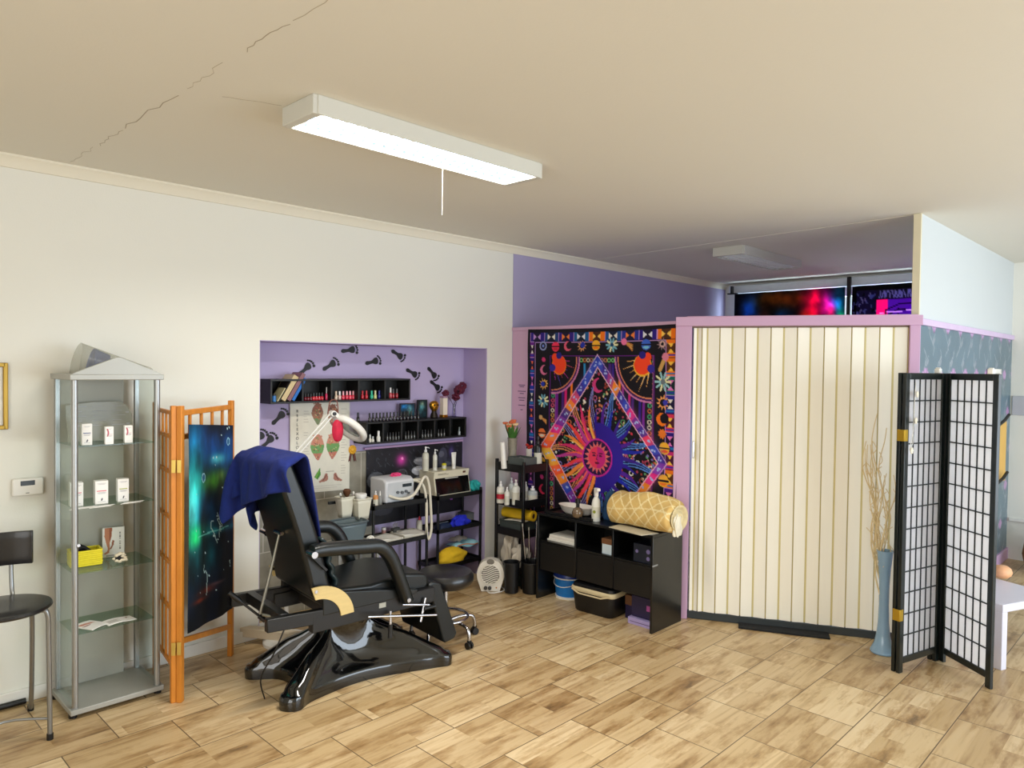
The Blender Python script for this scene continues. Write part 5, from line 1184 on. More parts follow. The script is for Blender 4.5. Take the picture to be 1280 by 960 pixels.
pump_bottle('tall black bottle at the right of the trolley\'s top tier', *at_t(672, z, 4.15)[:2], z, .27, .034, (24, 28, 30), False, cap=BLK)
# second tier bottles
z = TZ[1]
for px, y, h, r0, c, lb, cp2 in ((626, 4.36, .185, .034, (236, 234, 226), 'white bottle with a red label, first on the trolley\'s second tier', WHT), (634, 4.26, .15, .022, (226, 224, 214), 'small white bottle with a dark label on the trolley\'s second tier', WHT), (639.5, 4.37, .2, .026, (200, 204, 202), 'grey white bottle at the back of the trolley\'s second tier', WHT), (645, 4.22, .21, .034, (222, 224, 218), 'largest white bottle in the middle of the trolley\'s second tier', WHT), (657.5, 4.3, .16, .02, (236, 236, 232), 'slim white bottle behind the trolley\'s front post', WHT)):
    k = pump_bottle(lb, *at_t(px, z, y)[:2], z, h, r0, c, False, cap=cp2)
    if 'red label' in lb: M().lathe([(r0*1.03, h*.2), (r0*1.03, h*.42)], n=20, open_=True).build('red_label', mat('red label', (196, 40, 60), .5), k)
pump_bottle('clear squat bottle with a white cap at the right of the trolley\'s second tier', *at_t(666, z, 4.15)[:2], z, .15, .042, (186, 194, 198), False)
# third tier
z = TZ[2]
r = thing('storage_box', 'dark grey box on the trolley\'s third tier under the yellow roll', 'box', (4.47, 4.28, z)); M().box(-.10, .10, -.12, .12, 0, .10).build('box_body', mat('dark grey card', (66, 74, 72), .5, var=.1), r, bevel=.003); M().box(-.104, .104, -.124, .124, .085, .105).build('lid', mat('dark grey card b', (58, 66, 64), .5), r, bevel=.003)
a, c_ = PX(634, 640, 4.50), PX(672, 650, 4.47); zy = z+.105+.045
r = thing('roll', 'yellow roll with a dark hollow end on the trolley\'s third tier', 'roll', (4.47, 4.28, zy))
A_, B_ = Vector((-.02, .145, 0)), Vector((.02, -.165, 0)); d_ = (B_-A_).normalized(); u_ = Vector((d_.y, -d_.x, 0)).normalized(); w_ = d_.cross(u_)
b = M(); n = 24; ro, ri = .045, .022
q = [[b.v(p+(u_*math.cos(2*PI*j/n)+w_*math.sin(2*PI*j/n))*rr) for j in range(n)] for p, rr in ((A_, ri), (A_, ro), (B_, ro), (B_, ri))]
for X_, Y_ in zip(q, q[1:]+q[:1]):
    for j in range(n): b.f([X_[j], X_[(j+1) % n], Y_[(j+1) % n], Y_[j]])
b.build('roll_body', mat('yellow foil', (232, 190, 36), .4, var=.15, scale=14), r)
M().cyl(A_, B_*.98, ri*.99).build('core', mat('dark core', (60, 24, 24), .7), r)
r = thing('paper', 'white printed paper lying on the dark grey box beneath the yellow roll', 'paper', (4.41, 4.24, z+.107), .2); M().surf(lambda u, v: (-.035+.07*u, -.1+.2*v, .002+.004*math.sin(v*4)), 6, 10).build('sheet', m_white, r, solid=.002); M().box(-.02, .02, -.07, .03, .0075, .0085).build('print', mat('grey print', (170, 170, 176)), r)
crumple('cloth', 'dark blue bundle at the right of the trolley\'s third tier', 'cloth', (4.60, 4.16, z), .04, .045, .08, (36, 50, 78), seed=15)
# bottom tier
z = TZ[3]
crumple('plastic_bag', 'crumpled white plastic bag at the left of the trolley\'s bottom tier', 'bag', (4.47, 4.355, z), .07, .06, .22, (218, 208, 190), m=mat('white plastic film', (218, 208, 192), .3, var=.1), seed=17, amp=.5)
crumple('plastic_bag', 'smaller white plastic bag in front on the trolley\'s bottom tier', 'bag', (4.43, 4.205, z), .06, .07, .14, (218, 208, 190), m=MATS['white plastic film'], seed=19, amp=.5)
r = thing('storage_box', 'dark green tray standing at the trolley\'s foot', 'box', (4.50, 4.27, 0)); M().hexa([(-.11, -.13, .0), (.11, -.13, 0), (.11, .13, 0), (-.11, .13, 0), (-.12, -.14, .10), (.12, -.14, .10), (.12, .14, .10), (-.12, .14, .10)]).build('tray_body', mat('dark green plastic', (38, 54, 50), .45), r, bevel=.004); M().box(-.125, .125, -.145, .145, .09, .10).build('rim', mat('dark green plastic', (38, 54, 50)), r, bevel=.002)
# bins with metal rods
def bin_(label, x, y, r0, r1, h):
    r = thing('bin', label, 'bin', (x, y, 0)); M().lathe([(0, .004), (r0, .004), (r1, h), (r1-.004, h), (r0-.004, .01), (0, .01)], n=36, open_=True).build('bin_body', m_blackp, r)
    M().tube([(r1*math.cos(2*PI*i/36), r1*math.sin(2*PI*i/36), h) for i in range(36)], .005, n=8, closed=True).build('rim', m_blackp, r); return r
bin_('black round bin holding four metal rods in front of the trolley', 4.352, 4.003, .075, .092, .255)
bin_('smaller black bin tucked behind the rod bin, left of it', 4.232, 4.118, .054, .066, .25)
for px, h, y in ((652.5, .55, 3.985), (658, .52, 3.96), (665, .57, 3.99), (669.5, .55, 4.0)):
    dx = (px-661)*.003; t = thing('metal_rod', 'thin metal rod standing in the black round bin', 'rod', (4.352+dx*.7, 4.003-dx, .012), 0, 'metal rods in the black bin')
    M().tube([(0, 0, 0), (dx*1.6, -dx*1.2, h)], .0055, n=10).build('shaft', m_chrome, t); M().cyl((dx*1.55, -dx*1.16, h-.02), (dx*1.6, -dx*1.2, h+.004), .007).build('tip', mat('steel plate', (170, 170, 160)), t)
# paper notice on the pink panel
p = PX(651.5, 496, PXW); r = thing('notice', 'pink paper notice with printed lines left of the tapestry', 'notice', (PXW-.001, p.y, p.z))
M().box(-.002, 0, -.09, .09, -.145, .145).build('paper', mat('pink paper', (206, 164, 198), .6, var=.03), r)
b = M()
for z_, k in ((.105, .55), (.09, .4), (.05, .7), (.03, .35), (-.008, .6), (-.03, .45), (-.075, .6), (-.115, .2)): b.box(-.0028, -.002, -.07*k-.01, .07*k-.01, z_-.004, z_+.004)
b.build('print', mat('violet print', (110, 80, 120), .6), r)

# ================================================================== TAPESTRY
TY0, TZ0, TW_, THH = 4.39, 2.178, 1.525, 1.66
pr = Print(TW_, THH, .0055, (17, 12, 24))
def tp(cx, cy):       # point of the pattern, read in the photo and laid back into the cloth's own plane
    q = PX(640+cx/3.84, 390+cy/3.84, PXW); return (TY0-q.y, TZ0-q.z)
BLU, IND, PUR, MAG, ORA, REDO, YEL, CYA, LIL, PNK = (30, 50, 170), (44, 24, 130), (110, 30, 140), (214, 26, 120), (242, 120, 24), (246, 70, 34), (244, 180, 50), (40, 140, 200), (196, 150, 220), (240, 120, 170)
BK = (17, 12, 24)
random.seed(40)
# outer border of blocks with hourglasses
bw_ = .095; m0 = .03
def border(n, f, cols):
    for i in range(n):
        a, c_ = i/n, (i+1)/n; col = cols(i); f(a, c_, col, i)
def hblock(a, c_, col, i):
    x0, x1 = m0+a*(TW_-2*m0), m0+c_*(TW_-2*m0); y0, y1 = m0, m0+bw_*.8; pr.rect(x0, x1, y0, y1, col); mid = (x0+x1)/2; w_ = (x1-x0)*.25
    pr.rect(mid-w_, mid+w_, y0, y1, BK, .75); ac = [LIL, (235, 230, 220), (240, 130, 60), (230, 230, 240)][i % 4]
    for s in (-1, 1): pr.poly([(mid+s*w_, y0+.012), (mid+s*w_, y1-.012), (mid+s*.006, (y0+y1)/2)], ac if col[0] < 200 else (250, 200, 90))
    pr.rect(x0, x0+.006, y0, y1, LIL)
def vblock(side):
    def f_(a, c_, col, i):
        y0, y1 = m0+bw_*.8+a*(THH-m0-bw_), m0+bw_*.8+c_*(THH-m0-bw_); x0 = m0 if side < 0 else TW_-m0-bw_*(.7 if side < 0 else .8); x1 = x0+bw_*(.55 if side < 0 else .8)
        pr.rect(x0, x1, y0, y1, col); mid = (y0+y1)/2; w_ = (y1-y0)*.26; xm = (x0+x1)/2
        pr.rect(x0, x1, mid-w_, mid+w_, BK, .7)
        for s in (-1, 1): pr.poly([(x0+.012, mid+s*w_), (x1-.012, mid+s*w_), (xm, mid+s*.005)], [(235, 230, 220), (240, 110, 70), (230, 120, 200)][i % 3] if col[0] < 200 else (252, 196, 70))
        pr.rect(x0, x1, y0, y0+.006, LIL if col[0] < 200 else BK); pr.rect(x0, x1, y1-(y1-y0)*.16, y1-(y1-y0)*.08, (24, 120, 190) if i % 2 else BLU)
    return f_
border(9, hblock, lambda i: [IND, (30, 60, 120), IND, (24, 90, 150), ORA, (24, 80, 150), (40, 50, 150), IND, ORA][i])
border(11, vblock(-1), lambda i: [PUR, IND, BLU, (24, 60, 140), IND, (30, 70, 150), IND, BLU, PUR, IND, BLU][i])
border(11, vblock(1), lambda i: [ORA, ORA, (24, 110, 100), (40, 40, 150), (220, 50, 90), IND, (200, 40, 120), ORA, (80, 30, 140), IND, PUR][i])
xi0, xi1, yi0 = m0+bw_*.62, TW_-m0-bw_*.86, m0+bw_*.86
pr.rect(xi0, xi1, yi0, yi0+.005, LIL); pr.rect(xi0, xi0+.005, yi0, THH, LIL); pr.rect(xi1, xi1+.005, yi0, THH, LIL)
# row and columns of small heavenly signs
def crescent(x, y, q, c, bg=BK): pr.circ(x, y, q, c); pr.circ(x+q*.4, y-q*.15, q*.78, bg)
def planet(x, y, q, c, c2): pr.circ(x, y, q, c); pr.rect(x-q*1.1, x+q*1.1, y-q*.14, y+q*.14, BK); pr.ell(x, y+q*.5, q*.7, q*.25, c2)
def comet(x, y, q, c): 
    for k in range(-2, 3): pr.line((x, y), (x+q*2.4, y+q*(1.4+.35*k)), .008, (214, 170, 90) if k % 2 else (200, 120, 60))
    pr.circ(x, y, q*.8, c)
def sunlet(x, y, q, c, n=10, c2=BK): pr.star(x, y, q*.62, q*1.25, n, c, .2); pr.circ(x, y, q*.55, c2)
def flake(x, y, q, c, c2):
    for k in range(10): t = k*PI/5; pr.line((x+q*.5*math.cos(t), y+q*.5*math.sin(t)), (x+q*1.25*math.cos(t), y+q*1.25*math.sin(t)), .016, c if k % 3 else (230, 226, 180))
    pr.circ(x, y, q*.4, c2)
q = .042
for i, (cx, cy) in enumerate(((157, 162), (216, 165), (275, 162), (342, 160), (410, 157), (486, 155), (560, 152), (650, 155), (729, 153))):
    x, y = tp(cx, cy)
    (lambda: (pr.ring(x, y, q*.8, .012, (150, 160, 210)), pr.circ(x, y, q*.3, (120, 140, 220))), lambda: planet(x, y, q, (240, 50, 90), (200, 40, 60)), lambda: crescent(x, y, q, (220, 90, 120)), lambda: (sunlet(x, y, q, (214, 150, 100)), pr.circ(x+q*.2, y-q*.2, q*.6, BLU)), lambda: planet(x, y, q, YEL, ORA), lambda: flake(x, y, q, (120, 180, 200), (20, 60, 110)), lambda: comet(x-.03, y-.02, q*.8, PNK), lambda: planet(x, y, q, (60, 100, 210), (120, 190, 220)), lambda: (sunlet(x, y, q, (150, 120, 130), 10, (220, 180, 170)), pr.circ(x, y, q*.34, BK)))[i]()
for i, (cx, cy) in enumerate(((159, 228), (160, 278), (160, 345), (158, 425), (155, 505), (150, 580), (148, 718), (148, 790), (150, 850), (148, 910))):
    x, y = tp(cx, cy)
    (lambda: pr.circ(x, y, q*.5, (200, 50, 110)), lambda: crescent(x, y, q, (214, 110, 150)), lambda: (sunlet(x, y, q, (226, 170, 90)), pr.circ(x-q*.3, y, q*.5, BLU)), lambda: flake(x, y, q, (110, 170, 190), (20, 60, 110)), lambda: comet(x-.02, y+.0, q*.6, (214, 170, 110)), lambda: planet(x, y, q, (240, 120, 60), (230, 220, 200)), lambda: planet(x, y, q, YEL, ORA), lambda: pr.circ(x, y, q*.5, (214, 60, 130)), lambda: crescent(x, y, q, (230, 50, 90)), lambda: (sunlet(x, y, q, (200, 80, 60))))[i]()
for i, (cx, cy) in enumerate(((742, 215), (728, 335), (728, 435), (724, 515), (724, 585), (734, 655), (730, 810))):
    x, y = tp(cx, cy)
    (lambda: (pr.line((x, y), (x-.05, y+.1), .03, (206, 160, 90)), pr.circ(x, y, q*.7, (220, 130, 160))), lambda: flake(x, y, q*1.3, (150, 200, 210), (110, 120, 130)), lambda: (sunlet(x, y, q*1.2, (240, 160, 90)), pr.circ(x+q*.5, y, q*.5, (60, 60, 180))), lambda: crescent(x, y, q*1.2, ORA), lambda: pr.star(x, y, q, q*.7, 9, (230, 120, 40)), lambda: planet(x, y, q*1.1, YEL, (240, 90, 50)), lambda: planet(x, y, q*1.1, YEL, (240, 120, 40)))[i]()
# inner frame, dotted bands, stripes and the corner suns
fx0, fy0 = tp(188, 208); fx1 = tp(690, 208)[0]
pr.rect(fx0, fx1, fy0, fy0+.008, PUR)
for x in (fx0, fx1-.008): pr.rect(x, x+.008, fy0, THH, PUR)
for x, sgn in ((fx0+.016, 1), (fx1-.06, 1)):
    pr.rect(x, x+.045, fy0+.02, THH, (40, 26, 50)); pr.rect(x+.045, x+.05, fy0, THH, (160, 90, 150)); yy = fy0+.05
    while yy < THH: c = random.choice([(190, 150, 60), (60, 160, 110), (200, 70, 110), (210, 200, 180), (190, 100, 50)]); pr.ring(x+.022, yy, .014, .008, c); yy += .042
pr.rect(fx0+.07, fx1-.07, fy0+.016, fy0+.06, (30, 24, 36)); xx = fx0+.09
while xx < fx1-.08: pr.ring(xx, fy0+.038, .014, .008, random.choice([(214, 210, 180), (120, 200, 120), (214, 80, 120), (200, 120, 60)])); xx += .036
cols = [PUR, (64, 24, 110), ORA, MAG, IND, (30, 120, 190), BK, (150, 30, 140), BLU, CYA, (70, 30, 120), ORA, BK, PUR]
ax_, bx_ = fx0+.07, fx1-.07; n = len(cols)*2
for i in range(n): x = ax_+(bx_-ax_)*i/n; pr.rect(x, x+(bx_-ax_)/n*.72, fy0+.065, fy0+.75, [cols[i % len(cols)], BK, cols[(i*5) % len(cols)]][i % 3])
for cx, cy, rad, sg in ((200, 225, 142, 1), (672, 225, 160, -1)):
    x, y = tp(cx, cy); R_2 = rad/3.84*TW_/188
    old = pr.img.copy(); k = ((pr.x-x)*sg > -.01) & (pr.y > y-.02)
    for q_, c in ((R_2, (200, 120, 170)), (R_2-.014, (60, 20, 90)), (R_2-.03, (214, 130, 90)), (R_2-.04, BK)): pr.circ(x, y, q_, c)
    pr.img = np.where(k[..., None], pr.img, old)
    for t in range(7):
        an = (t+.4)/7.2*PI/2; c = (236, 170, 90) if sg < 0 else [(190, 50, 150), (230, 90, 110), (90, 70, 190)][t % 3]; L_ = R_2*(.86 if t % 2 else .7)
        e = lambda a_, l_: (x+sg*l_*math.cos(a_), y+l_*math.sin(a_))
        pr.poly([e(an-.13, .06), e(an, L_), e(an+.13, .06)], c); pr.poly([e(an-.05, .08), e(an, L_*.85), e(an+.05, .08)], (240, 220, 170) if sg < 0 else (60, 20, 80))
    bx2 = x+sg*.075; pr.ell(bx2, y+.05, .08, .085, YEL if sg < 0 else ORA); pr.ell(bx2, y+.045, .073, .077, REDO); pr.circ(x+sg*.03, y-.015, .035, REDO); pr.circ(x+sg*.075, y-.03, .03, (40, 30, 130)); pr.circ(x, y+.075, .032, (50, 40, 150))
# the great lozenge
LZ = [tp(417, 200), tp(748, 730), tp(430, 1170), tp(135, 650)]; LI = [tp(417, 268), tp(700, 726), tp(430, 1100), tp(192, 652)]
pr.poly(LZ, (240, 190, 214)); ctr = ((LZ[0][0]+LZ[2][0])/2, (LZ[1][1]+LZ[3][1])/2)
sh = lambda P, k: [(ctr[0]+(x-ctr[0])*k, ctr[1]+(y-ctr[1])*k) for x, y in P]
LZ2 = sh(LZ, .985); LI2 = sh(LI, 1.018)
segs = [[BLU, IND, (150, 40, 120), ORA, IND, BLU, MAG, PUR, IND, (220, 40, 80), BLU, IND], [(110, 40, 160), MAG, ORA, REDO, YEL, ORA, REDO, MAG, PUR], [IND, PUR, MAG, (170, 40, 130), PUR, IND, REDO, ORA], [REDO, (250, 110, 40), MAG, PUR, (60, 30, 120), ORA, (200, 50, 90), IND, BLU, (40, 60, 170), BLU]]
segs[2] = [PUR, IND, PUR, MAG, IND, PUR, BLU, ORA, REDO, (250, 150, 40), YEL]
for e in range(4):
    A, B2, a, b2 = LZ2[e], LZ2[(e+1) % 4], LI2[e], LI2[(e+1) % 4]; S = segs[e]; n = len(S)
    lp = lambda P, Q, t: (P[0]+(Q[0]-P[0])*t, P[1]+(Q[1]-P[1])*t)
    for i, c in enumerate(S):
        t0, t1 = i/n, (i+1)/n; pr.poly([lp(A, B2, t0), lp(A, B2, t1), lp(a, b2, t1), lp(a, b2, t0)], c)
        tm = (t0+t1)/2; P, Q = lp(A, B2, tm), lp(a, b2, tm); mp_ = lp(P, Q, .5)
        pr.glow(mp_[0], mp_[1], .05, .05, [min(255, v+50) for v in c], .6)
        for k in range(3): u = lp(lp(A, B2, tm+random.uniform(-.3, .3)/n), lp(a, b2, tm), random.uniform(.2, .8)); pr.circ(u[0], u[1], .008, (170, 190, 240))
pr.poly(sh(LI, 1.018), (240, 190, 214)); pr.poly(LI, BK)
inside = np.zeros(pr.x.shape, bool)
for i in range(4):
    (x0, y0), (x1, y1) = LI[i], LI[(i+1) % 4]; inside ^= ((y0 > pr.y) != (y1 > pr.y)) & (pr.x < (x1-x0)*(pr.y-y0)/(y1-y0)+x0)
old = pr.img.copy()
dots = [(190, 50, 70), (170, 60, 90), (206, 120, 80), (90, 150, 100), (120, 110, 180), (214, 190, 150), (180, 90, 130), (150, 60, 50), (230, 226, 214)]
for k in range(1300): pr.circ(random.uniform(.1, 1.4), random.uniform(.1, 1.66), random.uniform(.006, .013), random.choice(dots))
for k in range(150): x, y = random.uniform(.1, 1.4), random.uniform(.1, 1.6); pr.ring(x, y, .018, .008, random.choice(dots)); 
x, y = tp(418, 352); crescent(x, y, .06, (214, 60, 130))
# the sun: left half fire, right half night
sx, sy = tp(415, 698); k_ = TW_/720
def flare(an, r0, r1, w_, c, c2=None):
    e = lambda a_, l_: (sx+l_*math.cos(a_), sy-l_*math.sin(a_)); N_ = 7; L, R = [], []
    for i in range(N_+1):
        f_ = i/N_; l_ = r0+(r1-r0)*f_; wob = .05*math.sin(f_*5+an*3); ww = w_*(1-f_)**.8; L.append(e(an+wob+ww, l_)); R.append(e(an+wob-ww, l_))
    pr.poly(L+R[::-1], c)
    if c2:
        pr.path(L, .009, c2); pr.path(R, .009, c2); pr.path([((a[0]+b_[0])/2, (a[1]+b_[1])/2) for a, b_ in zip(L, R)], .006, c2)
R1 = 205*k_
for i in range(14):                                   # flame-like outlined rays between
    an = PI/2-.1+(i+.5)*2*PI/14; left = math.cos(an) < 0
    flare(an, R1*.5, R1*(1.32+.08*math.sin(i*2.1)), .085, (24, 34, 90) if not left else (60, 24, 50), (90, 140, 220) if not left else (226, 150, 90) if i % 2 else (130, 130, 200))
pr.circ(sx, sy, R1*.5, (120, 30, 100))
for i in range(28):
    an = PI/2+.02+i*2*PI/28; left = math.cos(an) < -.02
    c = [(240, 70, 60), (244, 140, 60), (220, 50, 110), (190, 60, 150)][i % 4] if left else [(44, 24, 150), (60, 30, 140), (30, 40, 170), (80, 30, 150)][i % 4]
    flare(an, R1*.3, R1*(.92+.2*((i*7) % 5)/5), .10, c)
pr.poly([(sx+R1*.58*math.cos(t)*(1 if math.cos(t) > 0 else .05), sy-R1*.66*math.sin(t)) for t in np.linspace(-PI/2, PI/2, 24)], (48, 26, 150))
for i in range(9): an = PI*.58+i*.1*PI; flare(an, R1*.3, R1*.78, .05, [(248, 190, 90), (250, 100, 70), (236, 60, 120)][i % 3])
rf = 72*k_
pr.circ(sx, sy, rf*1.02, (200, 40, 150)); pr.circ(sx, sy, rf*.93, (44, 16, 70)); pr.star(sx, sy, rf*.6, rf*.88, 18, (230, 110, 110)); pr.circ(sx, sy, rf*.58, (236, 60, 96))
pr.poly([(sx+rf*.58*math.cos(t), sy-rf*.58*math.sin(t)) for t in np.linspace(-PI/2, PI/2, 20)], (206, 40, 130))
for s in (-1, 1): pr.ell(sx+s*rf*.22, sy-rf*.1, rf*.12, rf*.05, (90, 20, 60)); pr.path([(sx+s*rf*.36, sy-rf*.24), (sx+s*rf*.1, sy-rf*.22)], .008, (90, 20, 60))
pr.path([(sx, sy-rf*.15), (sx-.008, sy+rf*.1), (sx+.008, sy+rf*.12)], .008, (110, 20, 70)); pr.ell(sx, sy+rf*.28, rf*.17, rf*.06, (110, 16, 50))
pr.img = np.where(inside[..., None], pr.img, old)
def tf(x, y):
    wob = .006*np.sin(x*7+y*2)*np.minimum(1, y*1.5)+.004*np.sin(x*19-y*3)*np.minimum(1, y*2)+.003*np.sin(y*11)
    sag = .012*np.sin(PI*x/TW_)*np.exp(-y*6)
    return PXW-.016-wob, TY0-x, TZ0-y-sag
tag(pr.sheet('tapestry', tf, painted('tapestry print', .8), o=(PXW-.014, TY0-TW_/2, TZ0-THH/2), solid=.003), 'large colourful sun and moon tapestry on the pink partition', 'tapestry')

# ================================================================== BLACK DESK UNDER THE TAPESTRY
dx0, dx1, dy0, dy1, dz = 4.27, 4.655, 2.79, 3.88, .69
r = thing('desk', 'black cubby desk with a full side board below the tapestry', 'desk', ((dx0+dx1)/2, (dy0+dy1)/2, 0)); o = r.location; B = lambda: M(o)
m_dk = mat('black desk board', (11, 12, 13), .3, var=.15, coat=.15)
B().box(dx0, dx1, dy0, dy1, dz-.02, dz).build('desk_top', m_dk, r, bevel=.002)
for y in (dy0, dy1-.018): B().box(dx0, dx1, y, y+.018, 0, dz-.02).build('side_board', m_dk, r, bevel=.002)
B().box(dx0+.02, dx1-.01, dy0+.018, dy1-.018, .455, .471).build('shelf', m_dk, r, bevel=.002)
for y in (3.145, 3.495): B().box(dx0+.012, dx1-.012, y-.008, y+.008, .25, dz-.02).build('divider', m_dk, r, bevel=.002)
B().box(dx1-.012, dx1, dy0+.018, dy1-.018, .25, dz-.02).build('back_board', m_dk, r, smooth=False)
for y0, y1 in ((dy0+.02, 3.137), (3.153, 3.487), (3.503, dy1-.02)): B().box(dx0+.02, dx0+.036, y0, y1, .235, .453).build('flap', mat('black desk flap', (14, 14, 15), .4), r, bevel=.002)
B().box(dx0-.004, dx0+.06, dy0-.003, dy0, .47, .48).build('cable_hole', mat('grey plug', (150, 150, 150), .4), r)
# tray with a white basin, glass bottle
p = (4.42, 3.60)
r = thing('tray', 'low black tray at the left end of the desk holding a white dish', 'tray', (*p, dz)); b = M(); b.box(-.12, .12, -.24, .22, 0, .006)
for s in (-1, 1): b.box(s*.12-.004, s*.12+.004, -.24, .22, 0, .022)
for y in (-.24, .22): b.box(-.12, .12, y-.004, y+.004, 0, .022)
b.build('tray_body', m_blackp, r, smooth=False)
r = thing('dish', 'white oblong dish in the black tray on the desk', 'dish', (4.43, 3.60, dz+.006)); b = M()
b.lathe([(0, .004), (.07, .004), (.085, .02), (.10, .062), (.105, .066), (.1, .066), (.093, .058), (.08, .022), (.066, .01), (0, .009)], n=40, sx=.9, sy=1.65); b.build('dish_body', mat('white ceramic', (232, 228, 220), .3, var=.02), r)
r = thing('glass_bottle', 'round brown glass bottle with a black neck in front of the white dish', 'bottle', (4.315, 3.50, dz+.006))
M().lathe([(.018, 0), (.034, .008), (.044, .03), (.044, .05), (.032, .072), (.013, .084)], n=28).build('body', mat('brown glass', (112, 92, 70), .1, var=.25, coat=.6), r); M().lathe([(.014, .082), (.014, .112), (.02, .114), (.02, .15), (0, .152)], n=16).build('stopper', m_blackp, r)
# spray bottle
q = PZ(738, 652, dz); r = thing('spray_bottle', 'white spray bottle standing upright on the black desk', 'bottle', (4.355, 3.355, dz), -.6)
M().lathe([(.03, 0), (.033, .004), (.033, .135), (.028, .16), (.014, .185), (.013, .19)], n=28).build('body', mat('white bottle', (232, 232, 224), .35, var=.02), r)
M().prism([(-.018, .188), (.018, .188), (.018, .205), (.022, .235), (.018, .25), (-.055, .256), (-.062, .246), (-.06, .234), (-.03, .232), (-.016, .215)], 'x', -.013, .013).build('spray_head', m_white, r, bevel=.003)
M().tube([(0, -.028, .228), (0, -.036, .205), (0, -.03, .185)], .004, n=8).build('trigger', m_white, r)
b = M(); b.lathe([(.0338, .03), (.0338, .11)], n=28, open_=True); b.build('label_band', mat('bottle label', (214, 214, 200), .5), r); M().plate((-.0225, -.026, .075), (.76, -.65, 0), (0, 0, 1), [(.012*math.cos(2*PI*i/16), .012*math.sin(2*PI*i/16)) for i in range(16)], .001).build('label_mark', mat('olive mark', (130, 140, 40), .5), r)
# blue bag
crumple('pouch', 'dark blue bag with a pale cord between the spray bottle and the rolled blanket', 'bag', (4.50, 3.325, dz), .07, .048, .14, (28, 66, 104), seed=23, amp=.22)
# blanket roll with a lattice of pale lines
BL, BR_ = .555, .112
pr = Print(BL, 2*PI*BR_, .006, (214, 180, 112)); pr.mottle(.12, 10)
for k in range(-8, 16):
    for s in (-1, 1):
        x = k*.088; pr.path([(x+s*t*.55+.012*math.sin(t*9+k), t*.62) for t in np.linspace(0, 1, 12)], .0085, (238, 222, 172), .85)
for k in range(5): y = k*.14+.05; pr.path([(t*.62, y+.02*math.sin(t*5+k)) for t in np.linspace(0, 1, 14)], .0085, (238, 222, 172), .7)
def bf(x, y):
    t = y/BR_+1.2; f_ = x/BL; dent = 1+.07*np.sin(f_*8+2*t)+.05*np.sin(3*t+f_*5)+.05*(1-f_)+.02*np.sin(f_*23+t)
    endr = 1-.22*np.exp(-((f_)/.03)**2)-.2*np.exp(-((1-f_)/.03)**2)
    rr = BR_*dent*endr
    return 4.44+rr*1.15*np.cos(t)-.03*f_, 3.24-x*1.02, dz+.018+.10+np.maximum(rr*np.sin(t)*1.08+.012*np.sin(f_*PI), -.10)
r = thing('blanket_roll', 'rolled mustard checked blanket on the right end of the black desk', 'blanket', (4.44, 2.93, dz))
pr.sheet('blanket', bf, painted('mustard check print', .95, bump=.3), r, o=(4.44, 2.93, dz))
b = M((4.44, 2.93, dz)); b.surf(lambda u, v: (4.41+(.012+.085*v)*math.cos(2*PI*u*1+v*9)*1.1, 2.682-.012*math.sin(v*8)-.008*(1-v), dz+.118+(.012+.08*v)*math.sin(2*PI*u+v*9)), 30, 20); b.build('rolled_end', mat('blanket fold', (232, 214, 168), .95, var=.2, scale=30), r, solid=.008)
b = M((4.44, 3.24, dz)); b = M((4.44, 2.93, dz)); b.surf(lambda u, v: (4.44+.085*v*math.cos(2*PI*u), 3.236, dz+.118+.08*v*math.sin(2*PI*u)), 24, 4); b.build('rolled_end', mat('blanket fold', (232, 214, 168)), r, solid=.006)
crumple('cloth', 'white inner cloth peeking out below the right end of the rolled blanket', 'cloth', (4.385, 2.672, dz), .045, .02, .10, (236, 228, 206), seed=27, amp=.3)
M_ = M((4.30, 3.0, dz)); M_.plate((4.30, 3.0, dz+.0005), (-.05, -1, 0), (1, -.05, 0), [(-.15, -.06), (.16, -.09), (.2, .06), (-.16, .08)], .004); tag(M_.build('magazine', mat('pale magazine', (206, 198, 176), .4, var=.2, scale=20)), 'pale magazine lying under the rolled blanket, jutting over the desk\'s front edge', 'magazine')
# things inside the cubbies
z = .471
tag(M((4.42, 3.68, z)).box(4.33, 4.55, 3.54, 3.82, z, z+.012).box(4.34, 4.54, 3.55, 3.81, z+.012, z+.03).box(4.335, 4.55, 3.545, 3.80, z+.03, z+.048).build('paper_stack', mat('white paper', (236, 232, 222)), bevel=.001), 'stack of white papers in the desk\'s left cubby', 'paper')
r = thing('card_box', 'small brown and white box at the right of the desk\'s middle cubby', 'box', (4.36, 3.215, z)); M().box(-.05, .05, -.045, .045, .0, .11).build('carton', mat('pale blue card', (196, 212, 222), .5), r, bevel=.002); M().box(-.053, .053, -.048, .048, .075, .115).build('lid', mat('brown card', (110, 72, 44), .6), r, bevel=.002)
r = thing('device_box', 'dark box with violet marks in the desk\'s right cubby', 'box', (4.38, 2.90, z)); M().box(-.07, .07, -.08, .08, 0, .13).build('carton', mat('dark blue card', (24, 30, 44), .4), r, bevel=.002)
for y, z_, q in ((.05, .075, .012), (-.045, .085, .016), (-.045, .035, .014)): M().cyl((-.0715, y, z_), (-.069, y, z_), q).build('printed_dial', mat('violet grey mark', (120, 110, 160), .4), r)
